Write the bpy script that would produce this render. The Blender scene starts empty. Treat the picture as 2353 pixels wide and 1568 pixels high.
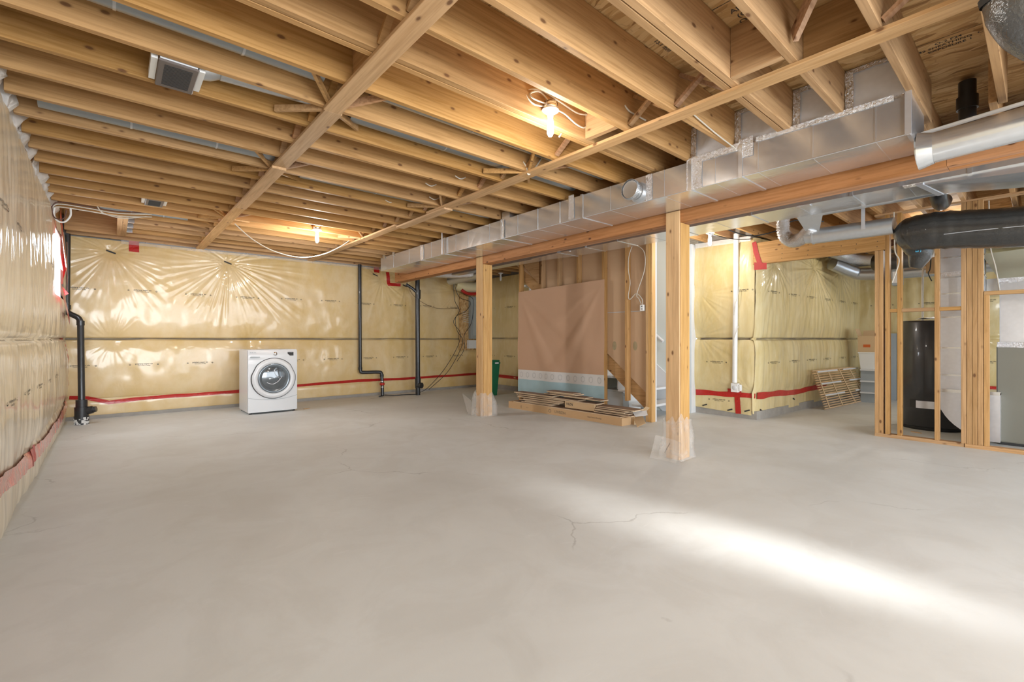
import bpy, bmesh, math, random
from mathutils import Vector, Matrix, noise
R = math.radians
S = bpy.context.scene
COL = S.collection
random.seed(7)

# ------------------------------------------------------------------ camera
CAMH = 1.12
cam = bpy.data.cameras.new('camera'); camo = bpy.data.objects.new('camera', cam); COL.objects.link(camo)
cam.sensor_width = 36.0; cam.lens = 36.0 * 1060.66 / 2353.0
cam.shift_y = -(784.0 - 779.0) / 2353.0
cam.clip_start = 0.02
fw = Vector((0.655035, 0.755598, 0.0)); rt = Vector((0.755598, -0.655035, 0.0)); up = Vector((0, 0, 1))
M = Matrix((rt, up, -fw)).transposed().to_4x4(); M.translation = Vector((0, 0, CAMH))
camo.matrix_world = M
S.camera = camo

# ------------------------------------------------------------------ world, lights, exposure
S.view_settings.view_transform = 'Standard'; S.view_settings.look = 'None'
S.view_settings.gamma = 1.0; S.view_settings.use_curve_mapping = False
S.view_settings.exposure = 0.90
w = bpy.data.worlds.new('world'); S.world = w; w.use_nodes = True
wb = w.node_tree.nodes['Background']; wb.inputs[0].default_value = (0.80, 0.90, 1.0, 1); wb.inputs[1].default_value = 1.25

def area(name, loc, target, sx, sy, power, col=(1, 1, 1), spread=180):
    l = bpy.data.lights.new(name, 'AREA'); l.shape = 'RECTANGLE'; l.size = sx; l.size_y = sy
    l.energy = power; l.color = col; l.spread = R(spread)
    o = bpy.data.objects.new(name, l); COL.objects.link(o); o.location = loc
    d = Vector(target) - Vector(loc); o.rotation_euler = d.to_track_quat('-Z', 'Y').to_euler()
    return o
# broad daylight fill added at the open rear; no doors built there
area('rear_fill', (3.0, -3.9, 1.3), (4.0, 5.0, 1.3), 6.5, 2.2, 150, (0.90, 0.95, 1.0))
area('rear_fill_left', (0.0, -3.9, 1.3), (1.5, 5.0, 1.6), 3.0, 2.2, 110, (0.88, 0.94, 1.0))
# daylight through the small window in the left wall
area('window_daylight', (-0.52, 7.35, 1.98), (2.2, 6.6, 0.0), 0.8, 0.65, 26, (0.85, 0.93, 1.0))
# a narrow shaft of brighter daylight along the floor
area('window_shaft', (3.0, -3.9, 1.5), (2.58, 1.15, 0.0), 0.16, 0.25, 1.15, (1.0, 0.99, 0.97), 8.5)

def point(name, loc, power, r=0.03, col=(1, 0.95, 0.88)):
    l = bpy.data.lights.new(name, 'POINT'); l.energy = power; l.shadow_soft_size = r; l.color = col
    o = bpy.data.objects.new(name, l); COL.objects.link(o); o.location = loc
    return o
point('bulb_or_spill_light', (2.17, 2.10, 2.37), 10, 0.06)
point('bulb_or_spill_light', (2.04, 6.27, 2.34), 26, 0.05)
point('bulb_or_spill_light', (5.98, 2.90, 2.33), 15, 0.05)
point('bulb_or_spill_light', (8.6, 0.9, 2.3), 18, 0.05)
point('bulb_or_spill_light', (6.1, 4.6, 2.7), 4, 0.1)  # unseen light added for spill from upstairs; no bulb here
point('bulb_or_spill_light', (2.0, -1.6, 2.42), 24, 0.05)  # unseen bulb added behind the camera to even out the light

# ------------------------------------------------------------------ material helpers
def newmat(name):
    m = bpy.data.materials.new(name); m.use_nodes = True
    nt = m.node_tree; b = nt.nodes['Principled BSDF']
    return m, nt, b
def N(nt, t, **k):
    n = nt.nodes.new(t)
    for a, v in k.items(): setattr(n, a, v)
    return n
def L(nt, a, b): nt.links.new(a, b)
def val(nt, op, a, b=None, clamp=False):
    n = N(nt, 'ShaderNodeMath', operation=op, use_clamp=clamp)
    for i, x in enumerate((a, b)):
        if x is None: continue
        if hasattr(x, 'links'): L(nt, x, n.inputs[i])
        else: n.inputs[i].default_value = x
    return n.outputs[0]
def mix(nt, f, a, b, bt='MIX'):
    n = N(nt, 'ShaderNodeMix', data_type='RGBA', blend_type=bt)
    for i, x in ((0, f), (6, a), (7, b)):
        if hasattr(x, 'links'): L(nt, x, n.inputs[i])
        elif i == 0: n.inputs[0].default_value = x
        else: n.inputs[i].default_value = (*x, 1)
    return n.outputs[2]
def ramp(nt, f, stops):
    n = N(nt, 'ShaderNodeValToRGB')
    e = n.color_ramp.elements
    while len(e) < len(stops): e.new(0.5)
    for i, (p, c) in enumerate(stops):
        e[i].position = p; e[i].color = (*c, 1) if len(c) == 3 else c
    L(nt, f, n.inputs[0]); return n.outputs[0]
def coords(nt, scale=(1, 1, 1), rnd=True, rot=(0, 0, 0)):
    tc = N(nt, 'ShaderNodeTexCoord'); mp = N(nt, 'ShaderNodeMapping')
    mp.inputs['Scale'].default_value = scale; mp.inputs['Rotation'].default_value = rot
    if rnd:
        oi = N(nt, 'ShaderNodeObjectInfo')
        ad = N(nt, 'ShaderNodeVectorMath', operation='ADD')
        sc = N(nt, 'ShaderNodeVectorMath', operation='SCALE'); sc.inputs['Scale'].default_value = 37.0
        cb = N(nt, 'ShaderNodeCombineXYZ')
        for i in range(3): L(nt, oi.outputs['Random'], cb.inputs[i])
        L(nt, cb.outputs[0], sc.inputs[0]); L(nt, tc.outputs['Object'], ad.inputs[0]); L(nt, sc.outputs[0], ad.inputs[1])
        L(nt, ad.outputs[0], mp.inputs[0])
    else: L(nt, tc.outputs['Object'], mp.inputs[0])
    return mp.outputs[0]
def noise_tex(nt, v, scale, detail=3, rough=0.55, dist=0.0):
    n = N(nt, 'ShaderNodeTexNoise'); L(nt, v, n.inputs['Vector'])
    n.inputs['Scale'].default_value = scale; n.inputs['Detail'].default_value = detail
    n.inputs['Roughness'].default_value = rough; n.inputs['Distortion'].default_value = dist
    return n.outputs['Fac']
def bump(nt, b, h, s=0.3, d=0.01):
    n = N(nt, 'ShaderNodeBump'); n.inputs['Strength'].default_value = s; n.inputs['Distance'].default_value = d
    L(nt, h, n.inputs['Height']); L(nt, n.outputs[0], b.inputs['Normal'])

def plain(name, col, rough=0.5, metal=0.0, coat=0.0, spec=0.5, var=0.06, vs=6.0, bmp=0.0):
    m, nt, b = newmat(name)
    v = coords(nt, (1, 1, 1)); f = noise_tex(nt, v, vs, 4)
    c = mix(nt, f, tuple(x * (1 - var) for x in col), tuple(min(1, x * (1 + var)) for x in col))
    L(nt, c, b.inputs['Base Color']); b.inputs['Roughness'].default_value = rough
    b.inputs['Metallic'].default_value = metal; b.inputs['Coat Weight'].default_value = coat
    b.inputs['Specular IOR Level'].default_value = spec
    if bmp: bump(nt, b, noise_tex(nt, v, vs * 6, 3), bmp, 0.004)
    return m

def wood(name, axis, base=(0.475, 0.288, 0.130), dark=(0.34, 0.185, 0.066), knots=1.0):
    m, nt, b = newmat(name)
    al, ac = 1.0, 14.0
    sc = [ac] * 3; sc[axis] = al
    v = coords(nt, tuple(sc))
    g = noise_tex(nt, v, 1.6, 6, 0.65, 1.1)
    sc2 = [60.0] * 3; sc2[axis] = 2.0
    g2 = noise_tex(nt, coords(nt, tuple(sc2)), 1.0, 2)
    big = noise_tex(nt, coords(nt, (1, 1, 1)), 0.8, 2)
    c = ramp(nt, g, [(0.28, dark), (0.5, base), (0.75, tuple(min(1, x * 1.16) for x in base))])
    c = mix(nt, ramp(nt, g2, [(0.46, (0, 0, 0)), (0.68, (0.6, 0.6, 0.6))]), c, tuple(x * 0.8 for x in dark))
    c = mix(nt, val(nt, 'MULTIPLY', big, 0.3), c, (0.50, 0.27, 0.14))
    oi = N(nt, 'ShaderNodeObjectInfo')
    hs = N(nt, 'ShaderNodeHueSaturation')
    L(nt, val(nt, 'ADD', val(nt, 'MULTIPLY', oi.outputs['Random'], 0.26), 0.87), hs.inputs['Value'])
    rr = N(nt, 'ShaderNodeMath', operation='FRACT'); L(nt, val(nt, 'MULTIPLY', oi.outputs['Random'], 17.3), rr.inputs[0])
    L(nt, val(nt, 'ADD', val(nt, 'MULTIPLY', rr.outputs[0], 0.22), 0.92), hs.inputs['Saturation'])
    L(nt, c, hs.inputs['Color']); c = hs.outputs[0]
    # knots
    sk = [11.0] * 3; sk[axis] = 5.5
    vo = N(nt, 'ShaderNodeTexVoronoi'); L(nt, coords(nt, tuple(sk)), vo.inputs['Vector']); vo.inputs['Scale'].default_value = 1.0
    sep = N(nt, 'ShaderNodeSeparateColor'); L(nt, vo.outputs['Color'], sep.inputs[0])
    gate = val(nt, 'GREATER_THAN', sep.outputs[0], 0.1)
    k = ramp(nt, vo.outputs['Distance'], [(0.0, (1, 1, 1)), (0.085, (0.9, 0.9, 0.9)), (0.12, (0.3, 0.3, 0.3)), (0.17, (0, 0, 0))])
    kk = val(nt, 'MULTIPLY', val(nt, 'MULTIPLY', k, gate), 0.9 * knots)
    c = mix(nt, kk, c, (0.11, 0.04, 0.014))
    L(nt, c, b.inputs['Base Color']); b.inputs['Roughness'].default_value = 0.6; b.inputs['Specular IOR Level'].default_value = 0.3
    bump(nt, b, g2, 0.12, 0.002)
    return m

WX, WY, WZ = wood('wood_x', 0), wood('wood_y', 1), wood('wood_z', 2)
STRAP = wood('strap_wood', 1, (0.56, 0.37, 0.205), (0.45, 0.28, 0.135))
BEAM = wood('beam_wood', 1, (0.43, 0.205, 0.095), (0.33, 0.14, 0.055), 1.3)
ROUGHW = wood('rough_wood', 0, (0.50, 0.31, 0.19), (0.32, 0.17, 0.09))
POSTW = wood('post_wood', 2, (0.58, 0.37, 0.17), (0.48, 0.28, 0.115))

def osb():
    m, nt, b = newmat('osb')
    v = coords(nt, (1, 1, 1), False)
    wv = N(nt, 'ShaderNodeTexNoise'); L(nt, v, wv.inputs['Vector']); wv.inputs['Scale'].default_value = 3.0
    ad = N(nt, 'ShaderNodeVectorMath', operation='MULTIPLY_ADD'); L(nt, wv.outputs['Color'], ad.inputs[0])
    ad.inputs[1].default_value = (0.16, 0.16, 0.0); L(nt, v, ad.inputs[2])
    mp = N(nt, 'ShaderNodeMapping'); L(nt, ad.outputs[0], mp.inputs[0]); mp.inputs['Scale'].default_value = (42, 9, 20)
    vo = N(nt, 'ShaderNodeTexVoronoi'); L(nt, mp.outputs[0], vo.inputs['Vector']); vo.inputs['Scale'].default_value = 1
    sep = N(nt, 'ShaderNodeSeparateColor'); L(nt, vo.outputs['Color'], sep.inputs[0])
    c = ramp(nt, sep.outputs[0], [(0.0, (0.26, 0.13, 0.04)), (0.10, (0.44, 0.25, 0.09)), (0.5, (0.55, 0.34, 0.14)), (1.0, (0.66, 0.45, 0.22))])
    ve = N(nt, 'ShaderNodeTexVoronoi', feature='DISTANCE_TO_EDGE'); L(nt, mp.outputs[0], ve.inputs['Vector']); ve.inputs['Scale'].default_value = 1
    e = ramp(nt, ve.outputs['Distance'], [(0.0, (0.28, 0.28, 0.28)), (0.05, (0, 0, 0))])
    c = mix(nt, e, c, (0.16, 0.07, 0.02))
    L(nt, c, b.inputs['Base Color']); b.inputs['Roughness'].default_value = 0.65
    bump(nt, b, sep.outputs[0], 0.35, 0.004)
    return m
OSB = osb()

def concrete():
    m, nt, b = newmat('concrete')
    v = coords(nt, (1, 1, 1), False)
    f = noise_tex(nt, v, 0.55, 5, 0.6, 0.4)
    c = ramp(nt, f, [(0.3, (0.575, 0.58, 0.565)), (0.5, (0.645, 0.66, 0.65)), (0.72, (0.70, 0.725, 0.73))])
    f2 = noise_tex(nt, v, 2.2, 6, 0.65, 0.8)
    c = mix(nt, ramp(nt, f2, [(0.38, (0.35, 0.35, 0.35)), (0.55, (0, 0, 0))]), c, (0.53, 0.53, 0.51))
    f3 = noise_tex(nt, coords(nt, (1, 3.5, 1), False, (0, 0, 0.5)), 1.7, 6, 0.7, 1.2)
    c = mix(nt, ramp(nt, f3, [(0.62, (0, 0, 0)), (0.72, (0.35, 0.35, 0.35))]), c, (0.74, 0.76, 0.77))
    # small dark spots
    vo = N(nt, 'ShaderNodeTexVoronoi'); L(nt, v, vo.inputs['Vector']); vo.inputs['Scale'].default_value = 1.15
    nz = noise_tex(nt, v, 22, 4, 0.7)
    d = val(nt, 'ADD', vo.outputs['Distance'], val(nt, 'MULTIPLY', nz, 0.09))
    c = mix(nt, ramp(nt, d, [(0.045, (0.45, 0.45, 0.45)), (0.075, (0, 0, 0))]), c, (0.22, 0.21, 0.2))
    # hairline cracks
    w2 = N(nt, 'ShaderNodeTexNoise'); L(nt, v, w2.inputs['Vector']); w2.inputs['Scale'].default_value = 2.5; w2.inputs['Detail'].default_value = 6
    ad = N(nt, 'ShaderNodeVectorMath', operation='MULTIPLY_ADD'); L(nt, w2.outputs['Color'], ad.inputs[0]); ad.inputs[1].default_value = (0.5, 0.5, 0); L(nt, v, ad.inputs[2])
    ve = N(nt, 'ShaderNodeTexVoronoi', feature='DISTANCE_TO_EDGE'); L(nt, ad.outputs[0], ve.inputs['Vector']); ve.inputs['Scale'].default_value = 0.42
    crk = ramp(nt, ve.outputs['Distance'], [(0.0, (0.4, 0.4, 0.4)), (0.0035, (0, 0, 0))])
    gate = ramp(nt, noise_tex(nt, v, 0.9, 2), [(0.52, (0, 0, 0)), (0.6, (1, 1, 1))])
    c = mix(nt, val(nt, 'MULTIPLY', crk, gate), c, (0.2, 0.19, 0.18))
    L(nt, c, b.inputs['Base Color'])
    L(nt, val(nt, 'ADD', val(nt, 'MULTIPLY', f2, 0.25), 0.42), b.inputs['Roughness']); b.inputs['Specular IOR Level'].default_value = 0.35
    bump(nt, b, noise_tex(nt, v, 45, 5, 0.7), 0.12, 0.003)
    return m
CONC = concrete()
FOOT = plain('footing_concrete', (0.33, 0.31, 0.28), 0.85, var=0.25, vs=9, bmp=0.4)

def poly(name, a, b_, c_, stretch=(1, 1, 1), coat=0.65):
    m, nt, b = newmat(name)
    v = coords(nt, (1, 1, 1), False)
    f = noise_tex(nt, v, 1.3, 4, 0.6, 0.6); f2 = noise_tex(nt, coords(nt, stretch, False), 5.0, 4, 0.6, 0.3)
    c = mix(nt, ramp(nt, f, [(0.38, (0, 0, 0)), (0.62, (1, 1, 1))]), a, b_)
    c = mix(nt, ramp(nt, f2, [(0.45, (0, 0, 0)), (0.75, (0.55, 0.55, 0.55))]), c, c_)
    L(nt, c, b.inputs['Base Color']); b.inputs['Roughness'].default_value = 0.42
    b.inputs['Coat Weight'].default_value = coat; b.inputs['Coat Roughness'].default_value = 0.10
    bump(nt, b, noise_tex(nt, coords(nt, stretch, False), 7, 3, 0.5, 0.8), 0.16, 0.02)
    return m
POLYB = poly('poly_over_insulation_back', (0.66, 0.465, 0.19), (0.72, 0.54, 0.29), (0.78, 0.64, 0.40), (1, 1, 0.6))
POLYL = poly('poly_over_insulation_left', (0.66, 0.55, 0.38), (0.75, 0.66, 0.50), (0.88, 0.84, 0.75), (1, 7, 0.5), 0.6)
POLYR = poly('poly_over_insulation_right', (0.64, 0.505, 0.23), (0.71, 0.58, 0.31), (0.77, 0.68, 0.44), (2.5, 2.5, 0.7))
POLYP = poly('poly_bottom_strip', (0.74, 0.64, 0.36), (0.78, 0.68, 0.44), (0.8, 0.74, 0.52))

def clearpoly(name, alpha=0.45):
    m, nt, b = newmat(name)
    b.inputs['Base Color'].default_value = (0.85, 0.83, 0.80, 1); b.inputs['Roughness'].default_value = 0.35
    b.inputs['Coat Weight'].default_value = 0.5; b.inputs['Coat Roughness'].default_value = 0.1
    v = coords(nt); f = noise_tex(nt, v, 9, 3, 0.6, 1.0)
    L(nt, val(nt, 'ADD', val(nt, 'MULTIPLY', f, 0.3), alpha - 0.15), b.inputs['Alpha'])
    bump(nt, b, f, 0.5, 0.02)
    return m
CLEAR = clearpoly('clear_plastic', 0.26); MILKY = clearpoly('milky_plastic', 0.66)

def steel(name, col=(0.76, 0.78, 0.80), rough=0.22, b2=0.35, sc=2.0, met=0.8):
    m, nt, b = newmat(name)
    v = coords(nt); f = noise_tex(nt, v, sc, 3, 0.5, 0.5)
    vo = N(nt, 'ShaderNodeTexVoronoi'); L(nt, v, vo.inputs['Vector']); vo.inputs['Scale'].default_value = 28
    c = mix(nt, val(nt, 'MULTIPLY', vo.outputs['Distance'], 0.35), col, tuple(x * 0.82 for x in col))
    L(nt, c, b.inputs['Base Color']); b.inputs['Metallic'].default_value = met
    L(nt, val(nt, 'ADD', val(nt, 'MULTIPLY', f, 0.2), rough - 0.1), b.inputs['Roughness'])
    bump(nt, b, f, b2, 0.03)
    return m
STEEL = steel('galvanised_steel'); STEELP = steel('galvanised_pipe', (0.60, 0.63, 0.66), 0.3, 0.15)
BAYP = steel('dark_bay_pipe', (0.36, 0.40, 0.43), 0.36, 0.15)  # darker grey than the other galvanised pipe
PANEL = steel('bright_panel_steel', (0.72, 0.74, 0.79), 0.34, 0.25, 2.0, 0.7)
PLATE = steel('galvanised_plate', (0.84, 0.87, 0.94), 0.30, 0.3, 1.5, 0.2)
def foil():
    m, nt, b = newmat('foil_tape')
    b.inputs['Base Color'].default_value = (0.85, 0.85, 0.86, 1); b.inputs['Metallic'].default_value = 1; b.inputs['Roughness'].default_value = 0.2
    v = coords(nt); bump(nt, b, noise_tex(nt, v, 60, 4, 0.7, 1.5), 0.9, 0.01); return m
FOIL = foil()
def tape():
    m, nt, b = newmat('red_sheathing_tape')
    v = coords(nt); f = noise_tex(nt, v, 12, 4, 0.6, 1)
    vo = N(nt, 'ShaderNodeTexVoronoi'); L(nt, v, vo.inputs['Vector']); vo.inputs['Scale'].default_value = 16
    c = mix(nt, f, (0.40, 0.010, 0.008), (0.56, 0.022, 0.015))
    c = mix(nt, ramp(nt, vo.outputs['Distance'], [(0.0, (0.7, 0.7, 0.7)), (0.22, (0, 0, 0))]), c, (0.2, 0.005, 0.005))
    L(nt, c, b.inputs['Base Color']); b.inputs['Roughness'].default_value = 0.35; b.inputs['Coat Weight'].default_value = 0.25
    bump(nt, b, noise_tex(nt, v, 22, 4, 0.6, 1.5), 0.6, 0.01); return m
RED = tape()
REDM = plain('matte_red_tape', (0.36, 0.012, 0.008), 0.6, var=0.3, vs=25)
def pinktape():
    m, nt, b = newmat('faded_red_tape')
    v = coords(nt); f = noise_tex(nt, v, 5, 4, 0.6, 1)
    L(nt, mix(nt, f, (0.74, 0.15, 0.11), (0.80, 0.36, 0.28)), b.inputs['Base Color']); b.inputs['Roughness'].default_value = 0.25; b.inputs['Coat Weight'].default_value = 0.8
    bump(nt, b, noise_tex(nt, v, 14, 4, 0.6, 1.5), 0.8, 0.02); return m
PINK = pinktape()
def emis(name, col, s):
    m, nt, b = newmat(name); b.inputs['Base Color'].default_value = (*col, 1)
    b.inputs['Emission Color'].default_value = (*col, 1); b.inputs['Emission Strength'].default_value = s; return m
BULB = emis('lit_bulb', (1.0, 0.97, 0.9), 14.0)
GLOW = emis('daylit_plastic', (1.0, 0.90, 0.89), 0.9)
BLACK = plain('black_abs', (0.022, 0.023, 0.025), 0.32, coat=0.2)
BLKFLEX = plain('black_duct_jacket', (0.025, 0.024, 0.022), 0.3, coat=0.5, vs=10, bmp=0.7)
INK = plain('black_ink', (0.05, 0.045, 0.04), 0.6)
BLUEINK = plain('blue_ink', (0.04, 0.27, 0.42), 0.5)
WHITE = plain('white_paint', (0.70, 0.715, 0.73), 0.35, coat=0.2, var=0.02)
WHITEP = plain('white_plastic', (0.80, 0.80, 0.78), 0.35, var=0.02)
CHROME = plain('chrome', (0.8, 0.8, 0.82), 0.15, 1.0)
GREYP = plain('grey_panel', (0.36, 0.40, 0.42), 0.45, var=0.04)
DARK = plain('dark_gap', (0.03, 0.03, 0.03), 0.7)
FURN = plain('furnace_paint', (0.20, 0.195, 0.16), 0.42, coat=0.15, var=0.05)
HEAT = plain('heater_paint', (0.035, 0.037, 0.042), 0.33, coat=0.4, var=0.05)
CARD = plain('cardboard', (0.56, 0.36, 0.19), 0.7, var=0.07, vs=3)
CARD2 = plain('pale_cardboard', (0.60, 0.42, 0.24), 0.7, var=0.07, vs=3)
PAPER = plain('drywall_back_paper', (0.56, 0.375, 0.23), 0.8, var=0.08, vs=1.5)
PAINTW = plain('painted_drywall', (0.66, 0.72, 0.70), 0.6, var=0.02, vs=1)
GREEN = plain('green_bin', (0.01, 0.16, 0.07), 0.4, coat=0.2)
BROWNW = plain('brown_cable', (0.10, 0.035, 0.02), 0.4)
CABLE = plain('white_cable', (0.60, 0.56, 0.48), 0.45)
LAMIN = wood('laminate_top', 1, (0.24, 0.18, 0.14), (0.15, 0.11, 0.09), 0.2)
CORE = plain('laminate_core', (0.66, 0.50, 0.33), 0.7, var=0.1, vs=30)
CLOTHB = plain('brown_sheet', (0.52, 0.325, 0.21), 0.85, var=0.05, vs=1.4, bmp=0.15)
CLOTHW = plain('white_band_cloth', (0.66, 0.64, 0.62), 0.85, var=0.06, vs=14)
CLOTHL = plain('blue_band_cloth', (0.36, 0.50, 0.54), 0.85, var=0.12, vs=9)
GREYRING = plain('grey_ring_print', (0.52, 0.51, 0.50), 0.85)
SILVERJ = plain('silver_duct_jacket', (0.17, 0.175, 0.18), 0.24, 0.7, vs=12, bmp=1.0)
FAN = plain('fan_grille_grey', (0.15, 0.125, 0.115), 0.5)
SLAT = wood('slat_wood', 0, (0.62, 0.44, 0.26), (0.5, 0.33, 0.18), 0.2)
GROUT = plain('white_residue', (0.7, 0.7, 0.68), 0.9)
GLASS, _nt, _b = newmat('door_glass')
_b.inputs['Base Color'].default_value = (0.17, 0.20, 0.23, 1); _b.inputs['Roughness'].default_value = 0.06; _b.inputs['Coat Weight'].default_value = 1
_b.inputs['Transmission Weight'].default_value = 0.55
DRUM = plain('drum_steel', (0.45, 0.48, 0.5), 0.25, 1.0)

# ------------------------------------------------------------------ mesh builder
class MB:
    def __init__(s): s.v = []; s.f = []; s.sm = []
    def add(s, vs, fs, smooth=False):
        o = len(s.v); s.v += [tuple(p) for p in vs]
        for f in fs: s.f.append([o + i for i in f]); s.sm.append(smooth)
        return s
    def box(s, x0, x1, y0, y1, z0, z1, b=0.0):
        x0, x1 = min(x0, x1), max(x0, x1); y0, y1 = min(y0, y1), max(y0, y1); z0, z1 = min(z0, z1), max(z0, z1)
        if b <= 0:
            s.add([(x0, y0, z0), (x1, y0, z0), (x1, y1, z0), (x0, y1, z0), (x0, y0, z1), (x1, y0, z1), (x1, y1, z1), (x0, y1, z1)],
                  [(0, 3, 2, 1), (4, 5, 6, 7), (0, 1, 5, 4), (1, 2, 6, 5), (2, 3, 7, 6), (3, 0, 4, 7)])
        else:
            bm = bmesh.new(); bmesh.ops.create_cube(bm, size=1)
            for v in bm.verts: v.co = Vector(((x0 + x1) / 2 + v.co.x * (x1 - x0), (y0 + y1) / 2 + v.co.y * (y1 - y0), (z0 + z1) / 2 + v.co.z * (z1 - z0)))
            bmesh.ops.bevel(bm, geom=bm.edges[:], offset=b, segments=1 if b < 0.006 else 3, affect='EDGES')
            bm.verts.index_update()
            s.add([v.co for v in bm.verts], [[v.index for v in f.verts] for f in bm.faces]); bm.free()
        return s
    def obox(s, c, ax, ay, az):          # oriented box, half vectors
        c = Vector(c); ax, ay, az = Vector(ax), Vector(ay), Vector(az)
        P = [c + i * ax + j * ay + k * az for k in (-1, 1) for i, j in ((-1, -1), (1, -1), (1, 1), (-1, 1))]
        return s.add(P, [(0, 3, 2, 1), (4, 5, 6, 7), (0, 1, 5, 4), (1, 2, 6, 5), (2, 3, 7, 6), (3, 0, 4, 7)])
    def bar(s, a, b, w, t, side=(0, 0, 1)):   # bar from a to b, w along side-ish, t across
        a, b = Vector(a), Vector(b); d = (b - a); l = d.length; d.normalize()
        u = Vector(side); u = (u - u.dot(d) * d).normalized(); n = d.cross(u)
        return s.obox((a + b) / 2, d * l / 2, u * w / 2, n * t / 2)
    def tube(s, path, r, seg=12, cap=True):
        P = [Vector(p) for p in path]; n = len(P)
        rs = r if isinstance(r, (list, tuple)) else [r] * n
        rings = []; prev = None
        for i in range(n):
            d = (P[min(i + 1, n - 1)] - P[max(i - 1, 0)]).normalized()
            if prev is None:
                u = d.orthogonal().normalized()
            else: u = (prev - prev.dot(d) * d).normalized()
            prev = u; w_ = d.cross(u)
            rings.append([P[i] + rs[i] * (math.cos(2 * math.pi * k / seg) * u + math.sin(2 * math.pi * k / seg) * w_) for k in range(seg)])
        vs = [p for rg in rings for p in rg]; fs = []
        for i in range(n - 1):
            for k in range(seg):
                a = i * seg + k; b = i * seg + (k + 1) % seg
                fs.append((a, b, b + seg, a + seg))
        s.add(vs, fs, True)
        if cap:
            s.add(rings[0], [tuple(range(seg))[::-1]]); s.add(rings[-1], [tuple(range(seg))])
        return s
    def lathe(s, c, prof, axis='Z', seg=28):   # prof: (r, h)
        c = Vector(c); vs = []
        for r, h in prof:
            for k in range(seg):
                a = 2 * math.pi * k / seg; x, y = r * math.cos(a), r * math.sin(a)
                if axis == 'Z': p = (x, y, h)
                elif axis == 'Y': p = (x, h, y)
                else: p = (h, x, y)
                vs.append(c + Vector(p))
        fs = []
        for i in range(len(prof) - 1):
            for k in range(seg):
                a = i * seg + k; b = i * seg + (k + 1) % seg
                fs.append((a, b, b + seg, a + seg))
        return s.add(vs, fs, True)
    def disc(s, c, r, axis='Z', seg=28):
        c = Vector(c); vs = []
        for k in range(seg):
            a = 2 * math.pi * k / seg; x, y = r * math.cos(a), r * math.sin(a)
            vs.append(c + Vector({'Z': (x, y, 0), 'Y': (x, 0, y), 'X': (0, x, y)}[axis]))
        return s.add(vs, [tuple(range(seg))])
    def prism(s, poly_, ax, d0, d1):     # poly_ in the two other axes, extruded along ax
        n = len(poly_)
        def mk(p, d): return {'X': (d, p[0], p[1]), 'Y': (p[0], d, p[1]), 'Z': (p[0], p[1], d)}[ax]
        vs = [mk(p, d0) for p in poly_] + [mk(p, d1) for p in poly_]
        fs = [tuple(range(n)), tuple(range(2 * n - 1, n - 1, -1))] + [(i, i + n, (i + 1) % n + n, (i + 1) % n) for i in range(n)]
        return s.add(vs, fs)
    def mesh(s, name, mats):
        me = bpy.data.meshes.new(name); me.from_pydata(s.v, [], s.f)
        me.polygons.foreach_set('use_smooth', s.sm)
        for m in (mats if isinstance(mats, (list, tuple)) else [mats]): me.materials.append(m)
        me.validate(); me.update()
        bm = bmesh.new(); bm.from_mesh(me); bmesh.ops.recalc_face_normals(bm, faces=bm.faces[:]); bm.to_mesh(me); bm.free()
        return me

def link(name, me, parent=None, label=None):
    o = bpy.data.objects.new(name, me); COL.objects.link(o)
    if parent is not None:
        o.parent = parent; o.matrix_parent_inverse = Matrix.Translation(-parent_world(parent))
    if label: o['label'] = label
    return o
def parent_world(p):
    v = Vector(p.location)
    return v if p.get('_w') is None else v
def part(name, mb, mat, parent, label=None): return link(name, mb.mesh(name, mat), parent, label)
def thing(name, label, cat, loc, group=None):
    o = bpy.data.objects.new(name, None); COL.objects.link(o); o.location = loc; o.empty_display_size = 0.1
    o['label'] = label; o['category'] = cat
    if group: o['group'] = group
    return o
def single(name, mb, mat, label, cat, group=None):
    o = link(name, mb.mesh(name, mat)); o['label'] = label; o['category'] = cat
    if group: o['group'] = group
    return o
def struct(name, mb, mat, label=None):
    o = link(name, mb.mesh(name, mat)); o['kind'] = 'structure'
    if label: o['label'] = label
    return o
def B(*a, **k): return MB().box(*a, **k)

_text = {}
def text_verts(s, size, align='CENTER'):
    key = (s, align)
    if key not in _text:
        cu = bpy.data.curves.new('t', 'FONT'); cu.body = s; cu.size = 1.0; cu.align_x = align; cu.align_y = 'CENTER'; cu.resolution_u = 2; cu.offset = 0.012
        ob = bpy.data.objects.new('t', cu); COL.objects.link(ob)
        bpy.context.view_layer.update()
        me = bpy.data.meshes.new_from_object(ob.evaluated_get(bpy.context.evaluated_depsgraph_get()))
        _text[key] = ([v.co.copy() for v in me.vertices], [tuple(p.vertices) for p in me.polygons])
        bpy.data.objects.remove(ob); bpy.data.curves.remove(cu); bpy.data.meshes.remove(me)
    vs, fs = _text[key]
    return [v * size for v in vs], fs
def text_mb(mb, s, size, fn, align='CENTER', sx=1.0):
    vs, fs = text_verts(s, size, align)
    return mb.add([fn(v.x * sx, v.y) for v in vs], fs)
def smooth_path(pts, n=8):
    P = [Vector(p) for p in pts]; out = []
    for i in range(len(P) - 1):
        p0 = P[max(i - 1, 0)]; p1 = P[i]; p2 = P[i + 1]; p3 = P[min(i + 2, len(P) - 1)]
        for k in range(n):
            t = k / n
            out.append(0.5 * ((2 * p1) + (p2 - p0) * t + (2 * p0 - 5 * p1 + 4 * p2 - p3) * t * t + (3 * p1 - p0 - 3 * p2 + p3) * t ** 3))
    out.append(P[-1]); return out

# ================================================================== SETTING
struct('floor', B(-0.9, 11.4, -4.2, 9.2, -0.12, 0.0), CONC)
ceiling = struct('ceiling', B(-0.9, 11.4, -4.2, 9.2, 2.825, 2.85), OSB)

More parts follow.
